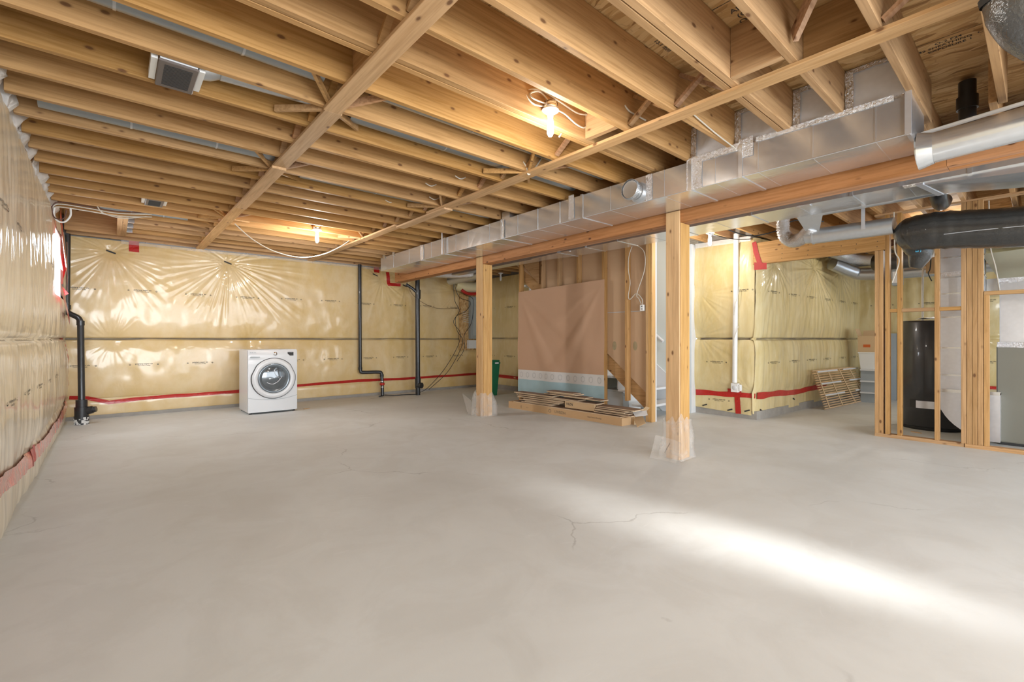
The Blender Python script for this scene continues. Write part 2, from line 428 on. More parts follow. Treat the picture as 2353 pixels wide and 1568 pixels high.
# joists -------------------------------------------------------------------
ZJ0, ZJ1 = 2.55, 2.823
def yj(i): return 0.184 + 0.3425 * i
def JX(i): return 4.05 + 0.022 * (yj(i) - 2.2)
for i in range(-7, 26):
    x0 = 0.15 if i in (21, 22, 23) else -0.47
    xe = JX(i) + 0.08
    part('joist', B(x0, xe, yj(i) - 0.038, yj(i), ZJ0, ZJ1, b=0.002), WX, ceiling)
    if i in (3, 6):
        part('joist', B(x0, xe, yj(i) - 0.084, yj(i) - 0.044, ZJ0, ZJ1, b=0.002), WX, ceiling)
    if i < 25:
        x1 = 5.5 if 10 <= i <= 18 else (6.75 if i >= 8 else 10.9)
        part('joist', B(xe - 0.06, x1, yj(i) + 0.002, yj(i) + 0.04, ZJ0, ZJ1, b=0.002), WX, ceiling)
# header of the framed opening over the left window
part('joist_header', B(0.05, 0.098, 7.036, 8.364, ZJ0 - 0.004, ZJ1), WY, ceiling)
part('joist_header', B(0.10, 0.148, 7.036, 8.364, ZJ0 - 0.004, ZJ1), WY, ceiling)
for i in (21, 22, 23):
    h = MB(); y = yj(i) - 0.019
    h.box(0.15, 0.21, y - 0.021, y - 0.0195, ZJ0 - 0.002, ZJ1 - 0.06).box(0.15, 0.21, y + 0.0195, y + 0.021, ZJ0 - 0.002, ZJ1 - 0.06)
    h.box(0.15, 0.152, y - 0.06, y + 0.06, ZJ0 - 0.002, ZJ1 - 0.06).box(0.15, 0.21, y - 0.021, y + 0.021, ZJ0 - 0.004, ZJ0 - 0.002)
    part('joist_hanger', h, STEEL, ceiling)
# solid blocks seen between joists
part('blocking', B(2.74, 2.778, yj(1) + 0.002, yj(2) - 0.04, ZJ0, ZJ1), WY, ceiling)
part('blocking', B(2.56, 2.598, yj(2) + 0.002, yj(3) - 0.086, ZJ0, ZJ1), WY, ceiling)
part('blocking', B(2.56, 2.60, yj(5) + 0.002, yj(6) - 0.086, ZJ0, ZJ1), WY, ceiling)
part('blocking', B(1.02, 1.06, yj(6) + 0.002, yj(7) - 0.04, ZJ0, ZJ1), WY, ceiling)
# rim behind the left wall's top and at far end
part('rim_board', B(-0.56, -0.52, -2.8, 8.8, ZJ0, ZJ1), WY, ceiling)
# strapping
def strap(segs, x, wd=0.107):
    for (a, b, dz, dx) in segs:
        part('strapping', B(x + dx - wd / 2, x + dx + wd / 2, a, b, 2.528 - dz, 2.549 - dz, b=0.002), STRAP, ceiling)
strap([(-2.6, 2.9, 0.0, 0.0), (2.9, 4.16, 0.0, 0.01), (4.10, 5.62, 0.02, 0.0), (5.58, 8.70, 0.0, 0.01)], 1.035)
strap([(-2.6, 2.98, 0.0, 0.0), (2.98, 4.55, 0.0, 0.005), (4.2, 5.3, 0.02, 0.02), (5.3, 8.72, 0.0, 0.0)], 2.715, 0.108)
# cross bridging between joists at both straps
for sx in (1.035, 2.70):
    for i in range(-2, 25):
        if sx < 2 and i in (6,): continue
        if sx > 2 and i in (1, 2, 5): continue
        a, b = yj(i) + 0.002, yj(i + 1) - (0.086 if i + 1 in (3, 6) else 0.042)
        rough = ROUGHW if i % 3 == 0 else WX
        part('bridging', MB().bar((sx - 0.03, a, ZJ1 - 0.03), (sx - 0.03, b, ZJ0 + 0.03), 0.038, 0.02, (1, 0, 0)), rough, ceiling)
        part('bridging', MB().bar((sx + 0.03, a, ZJ0 + 0.03), (sx + 0.03, b, ZJ1 - 0.03), 0.038, 0.02, (1, 0, 0)), rough, ceiling)
# splayed pieces of bridging fanned out along the joists
def fan_brace(cx, i):
    y = yj(i) - 0.02
    for k, (dx, dy) in enumerate(((-0.25, 0.30), (-0.22, -0.31), (0.27, -0.33), (0.28, 0.29))):
        part('bridging', MB().bar((cx + dx * 0.1, y + dy * 0.1, ZJ0 + 0.012), (cx + dx, y + dy, ZJ0 + 0.035 + 0.01 * k), 0.040, 0.019, (0, 0, 1)), WX if k != 2 else ROUGHW, ceiling)
for cx, i in ((1.035, 8), (1.035, 12), (1.035, 18), (2.70, 8), (2.70, 12), (2.70, 18)): fan_brace(cx, i)
part('bridging', MB().bar((2.25, yj(1) + 0.03, 2.76), (2.55, yj(2) - 0.06, 2.62), 0.08, 0.025, (0, 0, 1)), ROUGHW, ceiling)
# stamps printed on the subfloor
def osb_stamp(x, y, ang, lines, size, name='printed_stamp'):
    mb = MB(); ca, sa = math.cos(ang), math.sin(ang)
    def fn(u, v): return (x + ca * u - sa * v, y + sa * u + ca * v, 2.8235)
    for k, t in enumerate(lines): text_mb(mb, t, size, lambda u, v, k=k: fn(u, -(v - k * size * 1.15)))
    return mb, fn
mb, fn = osb_stamp(2.44, 1.03, R(-90), ['APA', '(C)', 'OSB'], 0.05)
mb.add([fn(-0.12, -0.09), fn(0.12, -0.09), fn(0.12, -0.086), fn(-0.12, -0.086)], [(0, 1, 2, 3)])
mb.add([fn(0.12, -0.09), fn(0.12, 0.17), fn(0.116, 0.17), fn(0.116, -0.09)], [(0, 1, 2, 3)])
part('printed_stamp', mb, INK, ceiling)
mb, fn = osb_stamp(3.60, 0.36, R(-90), ['O-2 F24', '23/32 SHEATHING  CSA', 'EXPOSURE 1'], 0.034)
mb.add([fn(-0.26, -0.05), fn(0.22, -0.05), fn(0.22, -0.047), fn(-0.26, -0.047)], [(0, 1, 2, 3)])
part('printed_stamp', mb, INK, ceiling)
mb, fn = osb_stamp(2.42, 1.40, R(0), ['OSB O-2', '15.1 mm'], 0.045); part('printed_stamp', mb, INK, ceiling)

# wrapped-insulation walls ---------------------------------------------------
def nz(x, y, z=0.0): return noise.noise(Vector((x, y, z)))
def wall_fn(seams, anchors, sv=(2.0, 0.6), amp=0.012, bulge=0.035, vert=0.0, seed=0.0, z0=0.0, z1=2.52):
    def f(s, t):
        o = 0.0
        prev = z0
        for sm in list(seams) + [z1]:
            if prev <= t <= sm or (t < z0 and prev == z0) or (t > z1 and sm == z1):
                u = min(1, max(0, (t - prev) / max(0.01, sm - prev)))
                o += bulge * (1 - abs(2 * u - 1) ** 4) * min(1.0, (sm - prev) / 0.6)
                break
            prev = sm
        for sm in seams:
            d = abs(t - sm - 0.006 * nz(s * 1.3, seed)); o -= (0.045 if sm > 0.5 else 0.008) * math.exp(-(d / 0.010) ** 2)
        o += amp * nz(s * sv[0], t * sv[1] * 2, seed) + 0.35 * amp * nz(s * 7, t * 5, seed + 3)
        if vert:
            o += vert * (abs(nz(s * 7.0 + 0.6 * nz(s, t * 2, seed), t * 1.1, seed + 9)) * 2 - 0.5) + vert * 0.5 * nz(s * 22, t * 1.6, seed)
        for (a, b, A, rad, k) in anchors:
            dx, dy = s - a, t - b; r = math.hypot(dx, dy)
            if r < rad * 1.6:
                th = math.atan2(dy, dx)
                k2 = k * 1.5; cr = 0.55 * (1 - abs(nz(math.cos(th) * k2, math.sin(th) * k2, seed + a + r * 0.8)) * 3.0) + 0.5 * nz(math.cos(th) * k * 2.6, math.sin(th) * k * 2.6, seed + r * 1.5)
                w_ = (min(1, r / 0.12)) * max(0.0, 1 - r / (rad * (1.15 + 0.45 * nz(math.cos(th) * 1.3, math.sin(th) * 1.3, a)))) ** 0.8
                o += 0.62 * A * cr * w_ - 0.02 * math.exp(-(r / 0.10) ** 2)
        return o
    return f
def wall_grid(name, f, P, s0, s1, t0, t1, ds, dt, mat, tfun=None, edge=None):
    ns = int((s1 - s0) / ds) + 1; nt_ = int((t1 - t0) / dt) + 1; vs = []
    for j in range(nt_ + 1):
        for i in range(ns + 1):
            s = s0 + (s1 - s0) * i / ns
            a = t0 + (edge(s) if edge else 0.0)
            t = a + (t1 - a) * j / nt_
            vs.append(P(s, t, f(s, t)))
    fs = [(j * (ns + 1) + i, j * (ns + 1) + i + 1, (j + 1) * (ns + 1) + i + 1, (j + 1) * (ns + 1) + i) for j in range(nt_) for i in range(ns)]
    me = bpy.data.meshes.new(name); me.from_pydata(vs, [], fs); me.materials.append(mat)
    me.polygons.foreach_set('use_smooth', [True] * len(fs)); me.update()
    o = bpy.data.objects.new(name, me); COL.objects.link(o); return o
def strip(f, P, pts, wd, off=0.006, n=14, jag=0.0, seedv=0.0):     # tape: pts (s,t) centre line
    mb = MB(); path = []
    for i in range(len(pts) - 1):
        for k in range(n): path.append(tuple(pts[i][q] + (pts[i + 1][q] - pts[i][q]) * k / n for q in (0, 1)))
    path.append(pts[-1]); vs = []; m = len(path)
    for i, (s, t) in enumerate(path):
        a = path[max(0, i - 1)]; b = path[min(m - 1, i + 1)]; dx, dy = b[0] - a[0], b[1] - a[1]; l = math.hypot(dx, dy) or 1
        nx, ny = -dy / l, dx / l
        for q in (-0.5, -0.17, 0.17, 0.5):
            ww = wd * (1 + jag * nz(s * 3, t * 3, seedv + q))
            ss, tt = s + nx * ww * q, t + ny * ww * q
            vs.append(P(ss, tt, f(ss, tt) + off + 0.002 * nz(ss * 12, tt * 12)))
    mb.add(vs, [(i * 4 + q, i * 4 + q + 1, i * 4 + q + 5, i * 4 + q + 4) for i in range(m - 1) for q in range(3)], True)
    return mb
def poly_print(f, P, s, t, parent, flip=1, scale=1.0, rot=0.0, full=True, squeeze=1.0):
    mb = MB()
    def fn(u, v):
        uu, vv = u * math.cos(rot) - v * math.sin(rot), u * math.sin(rot) + v * math.cos(rot)
        ss, tt = s + flip * uu * squeeze, t + vv
        return P(ss, tt, f(ss, tt) + 0.004)
    scale *= 0.70
    text_mb(mb, 'polytarp super six', 0.040 * scale, fn)
    text_mb(mb, 'CAN/CGSB-51.34-M86', 0.022 * scale, lambda u, v: fn(u, v - 0.036 * scale))
    for e in (-1, 1):
        n = 12; vs = []
        for k in range(n):
            a = 2 * math.pi * k / n
            vs += [fn(e * 0.23 * scale + 0.016 * math.cos(a) * scale, -0.010 + 0.013 * math.sin(a) * scale), fn(e * 0.23 * scale + 0.011 * math.cos(a) * scale, -0.004 + 0.010 * math.sin(a) * scale)]
        mb.add(vs, [(2 * k, (2 * k + 2) % (2 * n), (2 * k + 3) % (2 * n), 2 * k + 1) for k in range(n)])
    return part('printed_marking', mb, INK, parent)
def staple(f, P, s, t, parent, ln=0.07, wd=0.014, ang=-0.35):
    c, sn = math.cos(ang), math.sin(ang); vs = []
    for u, v in ((-1, -1), (1, -1), (1, 1), (-1, 1)):
        ss, tt = s + c * u * ln / 2 - sn * v * wd / 2, t + sn * u * ln / 2 + c * v * wd / 2; vs.append((ss, tt))
    o = max(f(*q) for q in vs) + 0.005
    mb = MB(); lo = [P(a, b, o) for a, b in vs]; hi = [P(a, b, o + 0.003) for a, b in vs]
    mb.add(lo + hi, [(0, 1, 2, 3), (4, 5, 6, 7), (0, 1, 5, 4), (1, 2, 6, 5), (2, 3, 7, 6), (3, 0, 4, 7)])
    return part('fastener_strip', mb, DARK, parent)

# back wall (faces -y)
PB = lambda s, t, o: (s, 8.73 - o, t)
fB = wall_fn([0.27, 1.118], [(-0.01, 2.36, 0.016, 0.85, 5.5), (1.43, 2.36, 0.021, 1.1, 7.0), (4.1, 2.30, 0.016, 0.9, 3.0), (4.6, 2.2, 0.015, 1.3, 2.2), (5.9, 2.2, 0.012, 0.9, 4.0), (0.0, 1.08, 0.006, 0.35, 4.0), (1.75, 1.08, 0.006, 0.3, 3.5)], amp=0.014, seed=1.7)
wall_back = wall_grid('wall_back', fB, PB, -0.50, 6.56, 0.035, 2.53, 0.0125, 0.0125, POLYB, edge=lambda s: 0.012 * nz(s * 2, 5))
wall_back['kind'] = 'structure'
part('concrete_footing', B(-0.5, 6.6, 8.70, 8.95, 0.0, 0.05), FOOT, wall_back)
part('foundation', B(-0.8, 6.9, 8.80, 9.0, 0.0, 2.82), FOOT, wall_back)
part('red_tape', strip(fB, PB, [(-0.44, 0.315), (-0.25, 0.29), (-0.03, 0.215), (0.3, 0.24), (1.5, 0.25), (2.55, 0.285), (3.6, 0.31), (4.6, 0.29), (6.5, 0.30)], 0.05, jag=0.3), RED, wall_back)
part('red_tape', strip(fB, PB, [(0.245, 2.56), (0.245, 2.39)], 0.115), RED, wall_back)
part('red_tape', strip(fB, PB, [(3.985, 2.56), (3.985, 2.44)], 0.11), RED, wall_back)
part('red_tape', strip(fB, PB, [(4.22, 2.47), (4.24, 2.22)], 0.07), RED, wall_back)
part('red_tape', strip(fB, PB, [(4.22, 2.225), (4.50, 2.23)], 0.06), RED, wall_back)
for s, t in ((-0.01, 2.36), (1.43, 2.36), (3.95, 2.39), (4.60, 2.22)): staple(fB, PB, s, t, wall_back, 0.11, 0.02)
for k in range(10):
    if 0 < k or True: poly_print(fB, PB, -0.34 + 0.683 * k, 1.825 + 0.01 * math.sin(k * 1.7), wall_back)
for k in range(10):
    s = -0.33 + 0.69 * k
    if 1.4 < s < 2.3: continue
    poly_print(fB, PB, s, 0.752, wall_back)
part('clear_overhang', strip(lambda s, t: 0.045, PB, [(0.1, 2.515), (6.3, 2.525)], 0.06, n=60), CLEAR, wall_back)

# left wall (faces +x)
PL = lambda s, t, o: (-0.475 + o, s, t)
fL = wall_fn([0.29, 1.12], [(3.0, 1.12, 0.014, 1.3, 5.0), (5.6, 1.13, 0.012, 1.0, 4.0), (2.0, 2.3, 0.008, 1.2, 4.0)], sv=(1.2, 0.5), amp=0.012, bulge=0.022, vert=0.007, seed=5.2)
def fL0(s, t): return fL(s, t)
# the part from the camera back stops at the window opening (6.95..7.75, z 1.62..2.35)
wall_left = wall_grid('wall_left', fL0, PL, -3.0, 6.9, 0.0, 2.5, 0.03, 0.02, POLYL)
wall_left['kind'] = 'structure'
for nm, a, b, c, d in (('wall_panel', 6.9, 8.74, 0.0, 1.60), ('wall_panel', 6.9, 8.74, 2.36, 2.5), ('wall_panel', 7.92, 8.74, 1.60, 2.36)):
    o = wall_grid(nm, fL0, PL, a, b, c, d, 0.03, 0.02, POLYL); o.parent = wall_left
part('foundation', B(-0.85, -0.62, -3.6, 9.0, 0.0, 2.55), FOOT, wall_left)
part('red_tape', strip(fL0, PL, [(1.5, 0.33), (3.8, 0.33), (4.4, 0.25), (5.3, 0.22), (6.2, 0.18), (7.4, 0.17), (8.4, 0.23), (8.68, 0.30)], 0.11, 0.016, n=50, jag=0.25), PINK, wall_left)
part('red_tape', strip(fL0, PL, [(4.9, 0.235), (5.1, 0.245)], 0.13, 0.018), RED, wall_left)
part('red_tape', strip(fL0, PL, [(7.95, 1.14), (8.3, 0.95), (8.45, 0.72), (8.5, 0.5)], 0.03, 0.02), RED, wall_left)
for s, t in ((3.0, 1.86), (3.7, 1.86), (4.38, 1.86), (5.2, 1.88), (5.95, 1.88), (6.6, 1.88), (4.07, 0.75), (4.75, 0.75), (5.46, 0.74), (6.25, 0.73), (7.0, 0.73)):
    poly_print(fL0, PL, s, t, wall_left, 1, 1.0)
# loose plastic tucked between joist ends along the left wall
for i in range(7, 21):
    a, b = yj(i) + 0.004, yj(i + 1) - 0.044
    n = 10; vs = []
    for j in range(7):
        for k in range(n + 1):
            y = a + (b - a) * k / n; q = j / 6
            bul = math.sin(math.pi * k / n)
            vs.append((-0.50 + (0.06 + 0.04 * nz(i * 1.7, 3)) * math.sin(q * 2.4) * bul + 0.05 * nz(y * 16, q * 4, i), y, 2.47 + 0.30 * q + 0.02 * nz(y * 20, q * 6)))
    mbq = MB().add(vs, [(j * (n + 1) + k, j * (n + 1) + k + 1, (j + 1) * (n + 1) + k + 1, (j + 1) * (n + 1) + k) for j in range(6) for k in range(n)], True)
    part('plastic_tuck', mbq, MILKY, wall_left)
# window_1 in the left wall
win = struct('window_1', MB().box(-0.62, -0.47, 6.88, 6.92, 1.58, 2.38).box(-0.62, -0.47, 7.78, 7.82, 1.58, 2.38).box(-0.62, -0.47, 6.92, 7.78, 1.58, 1.62).box(-0.62, -0.47, 6.92, 7.78, 2.34, 2.38), WHITE)
part('daylit_pane', B(-0.60, -0.59, 6.92, 7.78, 1.62, 2.34), GLOW, win)
def wstrip(pts, wd):
    return strip(lambda s, t: 0.05, PL, pts, wd, 0.012)
part('red_tape', wstrip([(6.85, 2.46), (7.1, 2.30), (7.5, 2.1), (7.85, 1.95)], 0.16), RED, win)
part('red_tape', wstrip([(7.80, 2.3), (7.84, 1.70)], 0.10), RED, win)
part('red_tape', wstrip([(6.85, 1.70), (7.3, 1.60), (7.8, 1.48), (8.3, 1.34)], 0.09), RED, win)
rb = MB(); cl = [(-0.54, 2.56), (-0.51, 2.41), (-0.48, 2.25), (-0.462, 2.12), (-0.468, 1.98), (-0.475, 1.86), (-0.49, 1.79)]
for q in (0, 1):
    vs = []
    for k, (x, z) in enumerate(cl):
        h = 0.035 + 0.01 * math.sin(k * 2.1); vs += [(x - h * 0.2 * q, 7.90 - 0.004 * q + 0.012 * nz(z * 9, 1), z), (x + h, 7.885 - 0.004 * q + 0.012 * nz(z * 9, 4), z)]
    rb.add(vs, [(2 * k, 2 * k + 1, 2 * k + 3, 2 * k + 2) for k in range(len(cl) - 1)], True)
part('red_tape', rb, RED, win)
part('red_tape', MB().bar((-0.535, 7.88, 1.83), (-0.42, 7.86, 1.66), 0.05, 0.003, (0, 0, 1)), RED, win)
part('pink_reveal', B(-0.56, -0.465, 7.905, 7.91, 1.80, 2.34), plain('pinkish_plastic', (0.85, 0.50, 0.48), 0.3, coat=0.5), win)
part('clear_cover', strip(lambda s, t: 0.025, PL, [(7.35, 2.3), (7.35, 1.62)], 0.8, n=10), CLEAR, win)

# far side wall behind the stairs (faces -x) x = 6.55
PR = lambda s, t, o: (6.56 - o, s, t)
fR = wall_fn([0.27, 1.13], [], amp=0.01, vert=0.005, seed=8.1)
wall_right = wall_grid('wall_right', fR, PR, 6.35, 8.74, 0.09, 2.5, 0.025, 0.02, POLYR); wall_right['kind'] = 'structure'
part('concrete_footing', B(6.53, 6.7, 6.35, 8.74, 0.0, 0.10), FOOT, wall_right)
part('foundation', B(6.66, 6.9, 6.35, 9.0, 0.0, 2.82), FOOT, wall_right)
part('red_tape', strip(fR, PR, [(8.72, 0.30), (6.4, 0.27)], 0.07), RED, wall_right)
for s in (6.9, 7.6, 8.3):
    poly_print(fR, PR, s, 1.82, wall_right, -1); poly_print(fR, PR, s, 0.75, wall_right, -1)
# white stairwell wall beyond the steps
wall_stairwell = struct('wall_stairwell', B(6.50, 6.56, 3.49, 6.35, 0.0, 2.82), PAINTW)
part('skirt_board', MB().prism([(3.5, 0.0), (3.5, 0.32), (6.2, 2.48), (6.2, 2.15), (3.9, 0.0)], 'X', 6.478, 6.50), WHITE, wall_stairwell)
part('jamb_trim', B(6.60, 6.74, 3.48, 3.53, 0.0, 2.55, b=0.003), WHITE, wall_stairwell)
hr = thing('handrail', 'white sloped handrail on the pale stairwell wall', 'handrail', (6.46, 3.9, 1.1))
part('rail', MB().tube([(6.44, 3.86, 1.08), (6.44, 6.1, 2.87 - 0.02)], 0.022), WHITE, hr)
part('bracket', MB().tube([(6.50, 4.3, 1.40), (6.44, 4.3, 1.41)], 0.008), CHROME, hr)

SEAM = plain('seam_shadow_plastic', (0.30, 0.245, 0.175), 0.35, coat=0.6, vs=8, var=0.35)  # dark taupe strip colour stands in for shade in the batt gap
part('batt_seam_shade', strip(fB, PB, [(-0.48, 1.118), (6.5, 1.118)], 0.020, 0.010, n=240, jag=0.9), SEAM, wall_back)
part('batt_seam_shade', strip(fL0, PL, [(-2.5, 1.12), (8.7, 1.12)], 0.016, 0.008, n=240, jag=0.9), SEAM, wall_left)
part('batt_seam_shade', strip(fR, PR, [(6.4, 1.13), (8.7, 1.13)], 0.02, 0.010, n=80, jag=0.9), SEAM, wall_right)
# insulated box corner right of the stairs
PC = lambda s, t, o: (6.715 - o, s, t)
fC = wall_fn([1.12], [(3.4, 1.80, 0.013, 0.7, 4.0), (3.42, 1.16, 0.016, 0.95, 3.2), (2.66, 2.45, 0.01, 0.6, 4), (2.66, 0.36, 0.012, 0.5, 3.5)], amp=0.012, vert=0.002, seed=3.3, z0=0.36)
def rnd_c(s): return 0.035 * max(0.0, (2.72 - s) / 0.12) ** 2
wall_box = wall_grid('wall_corner', lambda s, t: fC(s, t) - (rnd_c(s) if s < 2.72 else 0), PC, 2.62, 3.48, 0.05, 2.52, 0.012, 0.0125, POLYR, edge=lambda s: 0.05 * (s - 2.6)); wall_box['kind'] = 'structure'
# second face, slightly skewed, running away to the far wall
DX, DY = (10.95 - 6.74), (2.36 - 2.60); DL = math.hypot(DX, DY); DX /= DL; DY /= DL
PD = lambda s, t, o: (6.745 + s * DX + o * DY, 2.60 + s * DY - o * DX, t)
fD = wall_fn([1.12], [(1.95, 2.28, 0.035, 1.15, 5.0), (0.5, 2.2, 0.018, 0.8, 4.0), (3.1, 2.3, 0.02, 0.8, 3.5)], amp=0.018, vert=0.004, seed=6.4, z0=0.36)
o = wall_grid('wall_face', lambda s, t: fD(s, t) - 0.04 * max(0.0, (0.10 - s) / 0.15) ** 2, PD, -0.05, 4.2, 0.05, 2.52, 0.014, 0.0125, POLYR, edge=lambda s: 0.03 + 0.03 * nz(s * 3, 1)); o.parent = wall_box
part('concrete_footing', MB().prism([(6.72, 2.60), (6.72, 3.49), (6.9, 3.49), (6.9, 2.75), (10.98, 2.50), (10.98, 2.35)], 'Z', 0.0, 0.115), FOOT, wall_box)
part('foundation', MB().prism([(6.82, 2.70), (6.82, 3.49), (7.0, 3.49), (7.0, 2.9), (10.98, 2.7), (10.98, 2.5)], 'Z', 0.0, 2.82), FOOT, wall_box)
part('red_tape', strip(fC, PC, [(3.47, 0.305), (3.1, 0.32), (2.9, 0.335), (2.62, 0.33)], 0.075, jag=0.4), RED, wall_box)
part('red_tape', strip(fD, PD, [(0.0, 0.33), (0.6, 0.31), (1.4, 0.30), (2.0, 0.31), (2.56, 0.36)], 0.08, 0.008, jag=0.5), RED, wall_box)
part('red_tape', strip(fC, PC, [(2.86, 0.33), (2.84, 0.06)], 0.075, 0.008), RED, wall_box)
part('red_tape', strip(fC, PC, [(2.985, 0.37), (2.8, 0.37)], 0.07, 0.009), RED, wall_box)
for s, t in ((2.78, 1.81), (3.14, 0.79), (3.12, 0.235)): poly_print(fC, PC, s, t, wall_box, -1, 0.9)
for s in (0.42, 1.12, 1.8, 2.5, 3.2, 3.85):
    poly_print(fD, PD, s, 1.80, wall_box); poly_print(fD, PD, s, 0.79, wall_box)
for s, t in ((3.33, 0.13), (2.96, 0.10), (2.72, 0.115)): staple(fC, PC, s, t, wall_box, 0.075, 0.018)
for s, t in ((0.12, 0.12), (1.15, 0.2)): staple(fD, PD, s, t, wall_box, 0.06, 0.02)
part('clear_overhang', strip(lambda s, t: 0.04, PC, [(2.66, 2.51), (3.46, 2.52)], 0.07, n=30), MILKY, wall_box)

part('corner_wrap', B(6.738, 6.80, 2.628, 2.70, 0.1, 2.5), POLYR, wall_box)
part('batt_seam_shade', strip(fC, PC, [(3.42, 1.118), (2.66, 1.12)], 0.018, 0.010, n=60, jag=0.9), SEAM, wall_box)
part('batt_seam_shade', strip(fD, PD, [(0.02, 1.12), (4.1, 1.12)], 0.018, 0.010, n=120, jag=0.9), SEAM, wall_box)
# far wall of the utility area (faces -x)
PF = lambda s, t, o: (10.96 - o, s, t)
fF = wall_fn([0.3, 1.13], [(2.1, 2.3, 0.03, 0.9, 4.5), (0.9, 1.2, 0.02, 0.9, 4), (-0.2, 2.0, 0.02, 0.9, 4)], amp=0.03, vert=0.012, seed=2.4)
wall_far = wall_grid('wall_far', fF, PF, -4.0, 2.42, 0.06, 2.52, 0.03, 0.02, POLYR); wall_far['kind'] = 'structure'
part('concrete_footing', B(10.94, 11.2, -4.0, 2.5, 0, 0.08), FOOT, wall_far)
part('foundation', B(11.1, 11.3, -4.0, 2.6, 0, 2.82), FOOT, wall_far)
part('red_tape', strip(fF, PF, [(2.3, 0.3), (-3, 0.3)], 0.08), RED, wall_far)
for k in range(8):
    poly_print(fF, PF, 2.0 - 0.69 * k, 1.76, wall_far, -1); poly_print(fF, PF, 2.0 - 0.69 * k, 0.75, wall_far, -1)

# ================================================================== BEAM, POSTS
def bx(y): return 0.022 * (y - 2.2)
def skew_box(mb, x0, x1, y0, y1, z0, z1):
    P = [(x0 + bx(y0), y0, z0), (x1 + bx(y0), y0, z0), (x1 + bx(y1), y1, z0), (x0 + bx(y1), y1, z0)]
    return mb.add(P + [(a, b, z1) for a, b, _ in P], [(0, 3, 2, 1), (4, 5, 6, 7), (0, 1, 5, 4), (1, 2, 6, 5), (2, 3, 7, 6), (3, 0, 4, 7)])
beam = thing('support_beam', 'long reddish built-up timber beam resting on the two posts', 'beam', (4.06, 0.0, 2.2))
YB = 8.18
for k, (a, b) in enumerate(((3.965, 4.003), (4.005, 4.043), (4.045, 4.083), (4.085, 4.125))):
    cuts = [-3.2, 0.4, 4.28 + 0.9 * (k % 2), YB - (0.0 if k else 0.03)]
    for y0, y1 in zip(cuts[:-1], cuts[1:]): part('board', skew_box(MB(), a, b, y0, y1 - 0.002, 2.20, 2.43), BEAM, beam)
part('sill_plate', skew_box(MB(), 4.02, 4.10, 1.3, 8.14, 2.432, 2.548), WY, beam)
def post(y0, label, tag_):
    dx = bx(y0 + 0.07); t = thing('support_post', label, 'post', (4.05 + dx, y0 + 0.07, 0))
    part('post_board', B(3.944 + dx, 3.963 + dx, y0, y0 + 0.138, 0.0, 2.304, b=0.003), POSTW, t)
    for a_, b_, e_ in ((3.972, 4.046, 0.0), (4.047, 4.135, 0.002)):
        part('post_board', B(a_ + dx, b_ + dx, y0 + e_, y0 + 0.136, 0.0, 2.198, b=0.003), POSTW, t)
    part('post_board', B(3.9632 + dx, 3.971 + dx, y0 + 0.01, y0 + 0.13, 0.0, 2.19), WZ, t)
    return t, dx
def sheet_mb(x0, x1, y0, y1, ztop, seed, flare=0.05, tab=None):
    # plastic wrapped loosely round the foot of a post
    mb = MB(); n = 40; m = 12; vs = []
    cx, cy = (x0 + x1) / 2, (y0 + y1) / 2; hx, hy = (x1 - x0) / 2, (y1 - y0) / 2
    for j in range(m + 1):
        q = j / m
        for k in range(n):
            a = 2 * math.pi * k / n; c, s_ = math.cos(a), math.sin(a)
            r = 1.0 / max(abs(c) / 1.0, abs(s_) / 1.0)
            fl = 0.012 + flare * (1 - q) ** 0.8 * (0.5 + 0.5 * abs(nz(a * 1.4, seed))) + 0.02 * nz(a * 2.5, q * 2, seed)
            zt = ztop * (0.82 + 0.28 * nz(math.cos(a) * 1.7, math.sin(a) * 1.7, seed))
            vs.append((cx + c * r * (hx + fl), cy + s_ * r * (hy + fl), 0.004 + zt * q))
    mb.add(vs, [(j * n + k, j * n + (k + 1) % n, (j + 1) * n + (k + 1) % n, (j + 1) * n + k) for j in range(m) for k in range(n)], True)
    return mb
p1, d1 = post(2.200, 'near timber post with a plastic-wrapped foot printed in black', 1)
part('plastic_wrap', sheet_mb(3.944, 4.133, 2.2, 2.338, 0.42, 2.2, 0.055), CLEAR, p1)
flap = MB(); vs = []
for j in range(7):
    for k in range(9):
        q, u = j / 6, k / 8
        vs.append((3.90 - 0.10 * q + 0.02 * math.sin(u * 3.2), 2.42 - 0.27 * u, 0.006 + (0.20 - 0.03 * u) * (1 - q) ** 1.2))
flap.add(vs, [(j * 9 + k, j * 9 + k + 1, (j + 1) * 9 + k + 1, (j + 1) * 9 + k) for j in range(6) for k in range(8)], True)
part('plastic_flap', flap, CLEAR, p1)
tm = MB()
text_mb(tm, 'polytarp', 0.036, lambda u, v: (3.865 - 0.2 * (0.12 - (0.75 * u + 0.6 * v)), 2.262 - 0.62 * u * 0.55 + 0.4 * v * 0.7, 0.11 + 0.78 * u + 0.62 * v * 0.6 + 0.012))
part('printed_marking', tm, INK, p1)
p2, d2 = post(5.290, 'far timber post with plastic wrap standing near the green bin', 2)
part('plastic_wrap', sheet_mb(4.01, 4.20, 5.29, 5.43, 0.40, 7.7, 0.07), CLEAR, p2)
flap = MB(); vs = []
for j in range(6):
    for k in range(7):
        q, u = j / 5, k / 6
        vs.append((3.985 - 0.03 * q - 0.05 * u, 5.60 - 0.29 * u + 0.10 * q, 0.01 + 0.30 * q * (1 - 0.25 * u)))
flap.add(vs, [(j * 7 + k, j * 7 + k + 1, (j + 1) * 7 + k + 1, (j + 1) * 7 + k) for j in range(5) for k in range(6)], True)
part('plastic_flap', flap, CLEAR, p2)
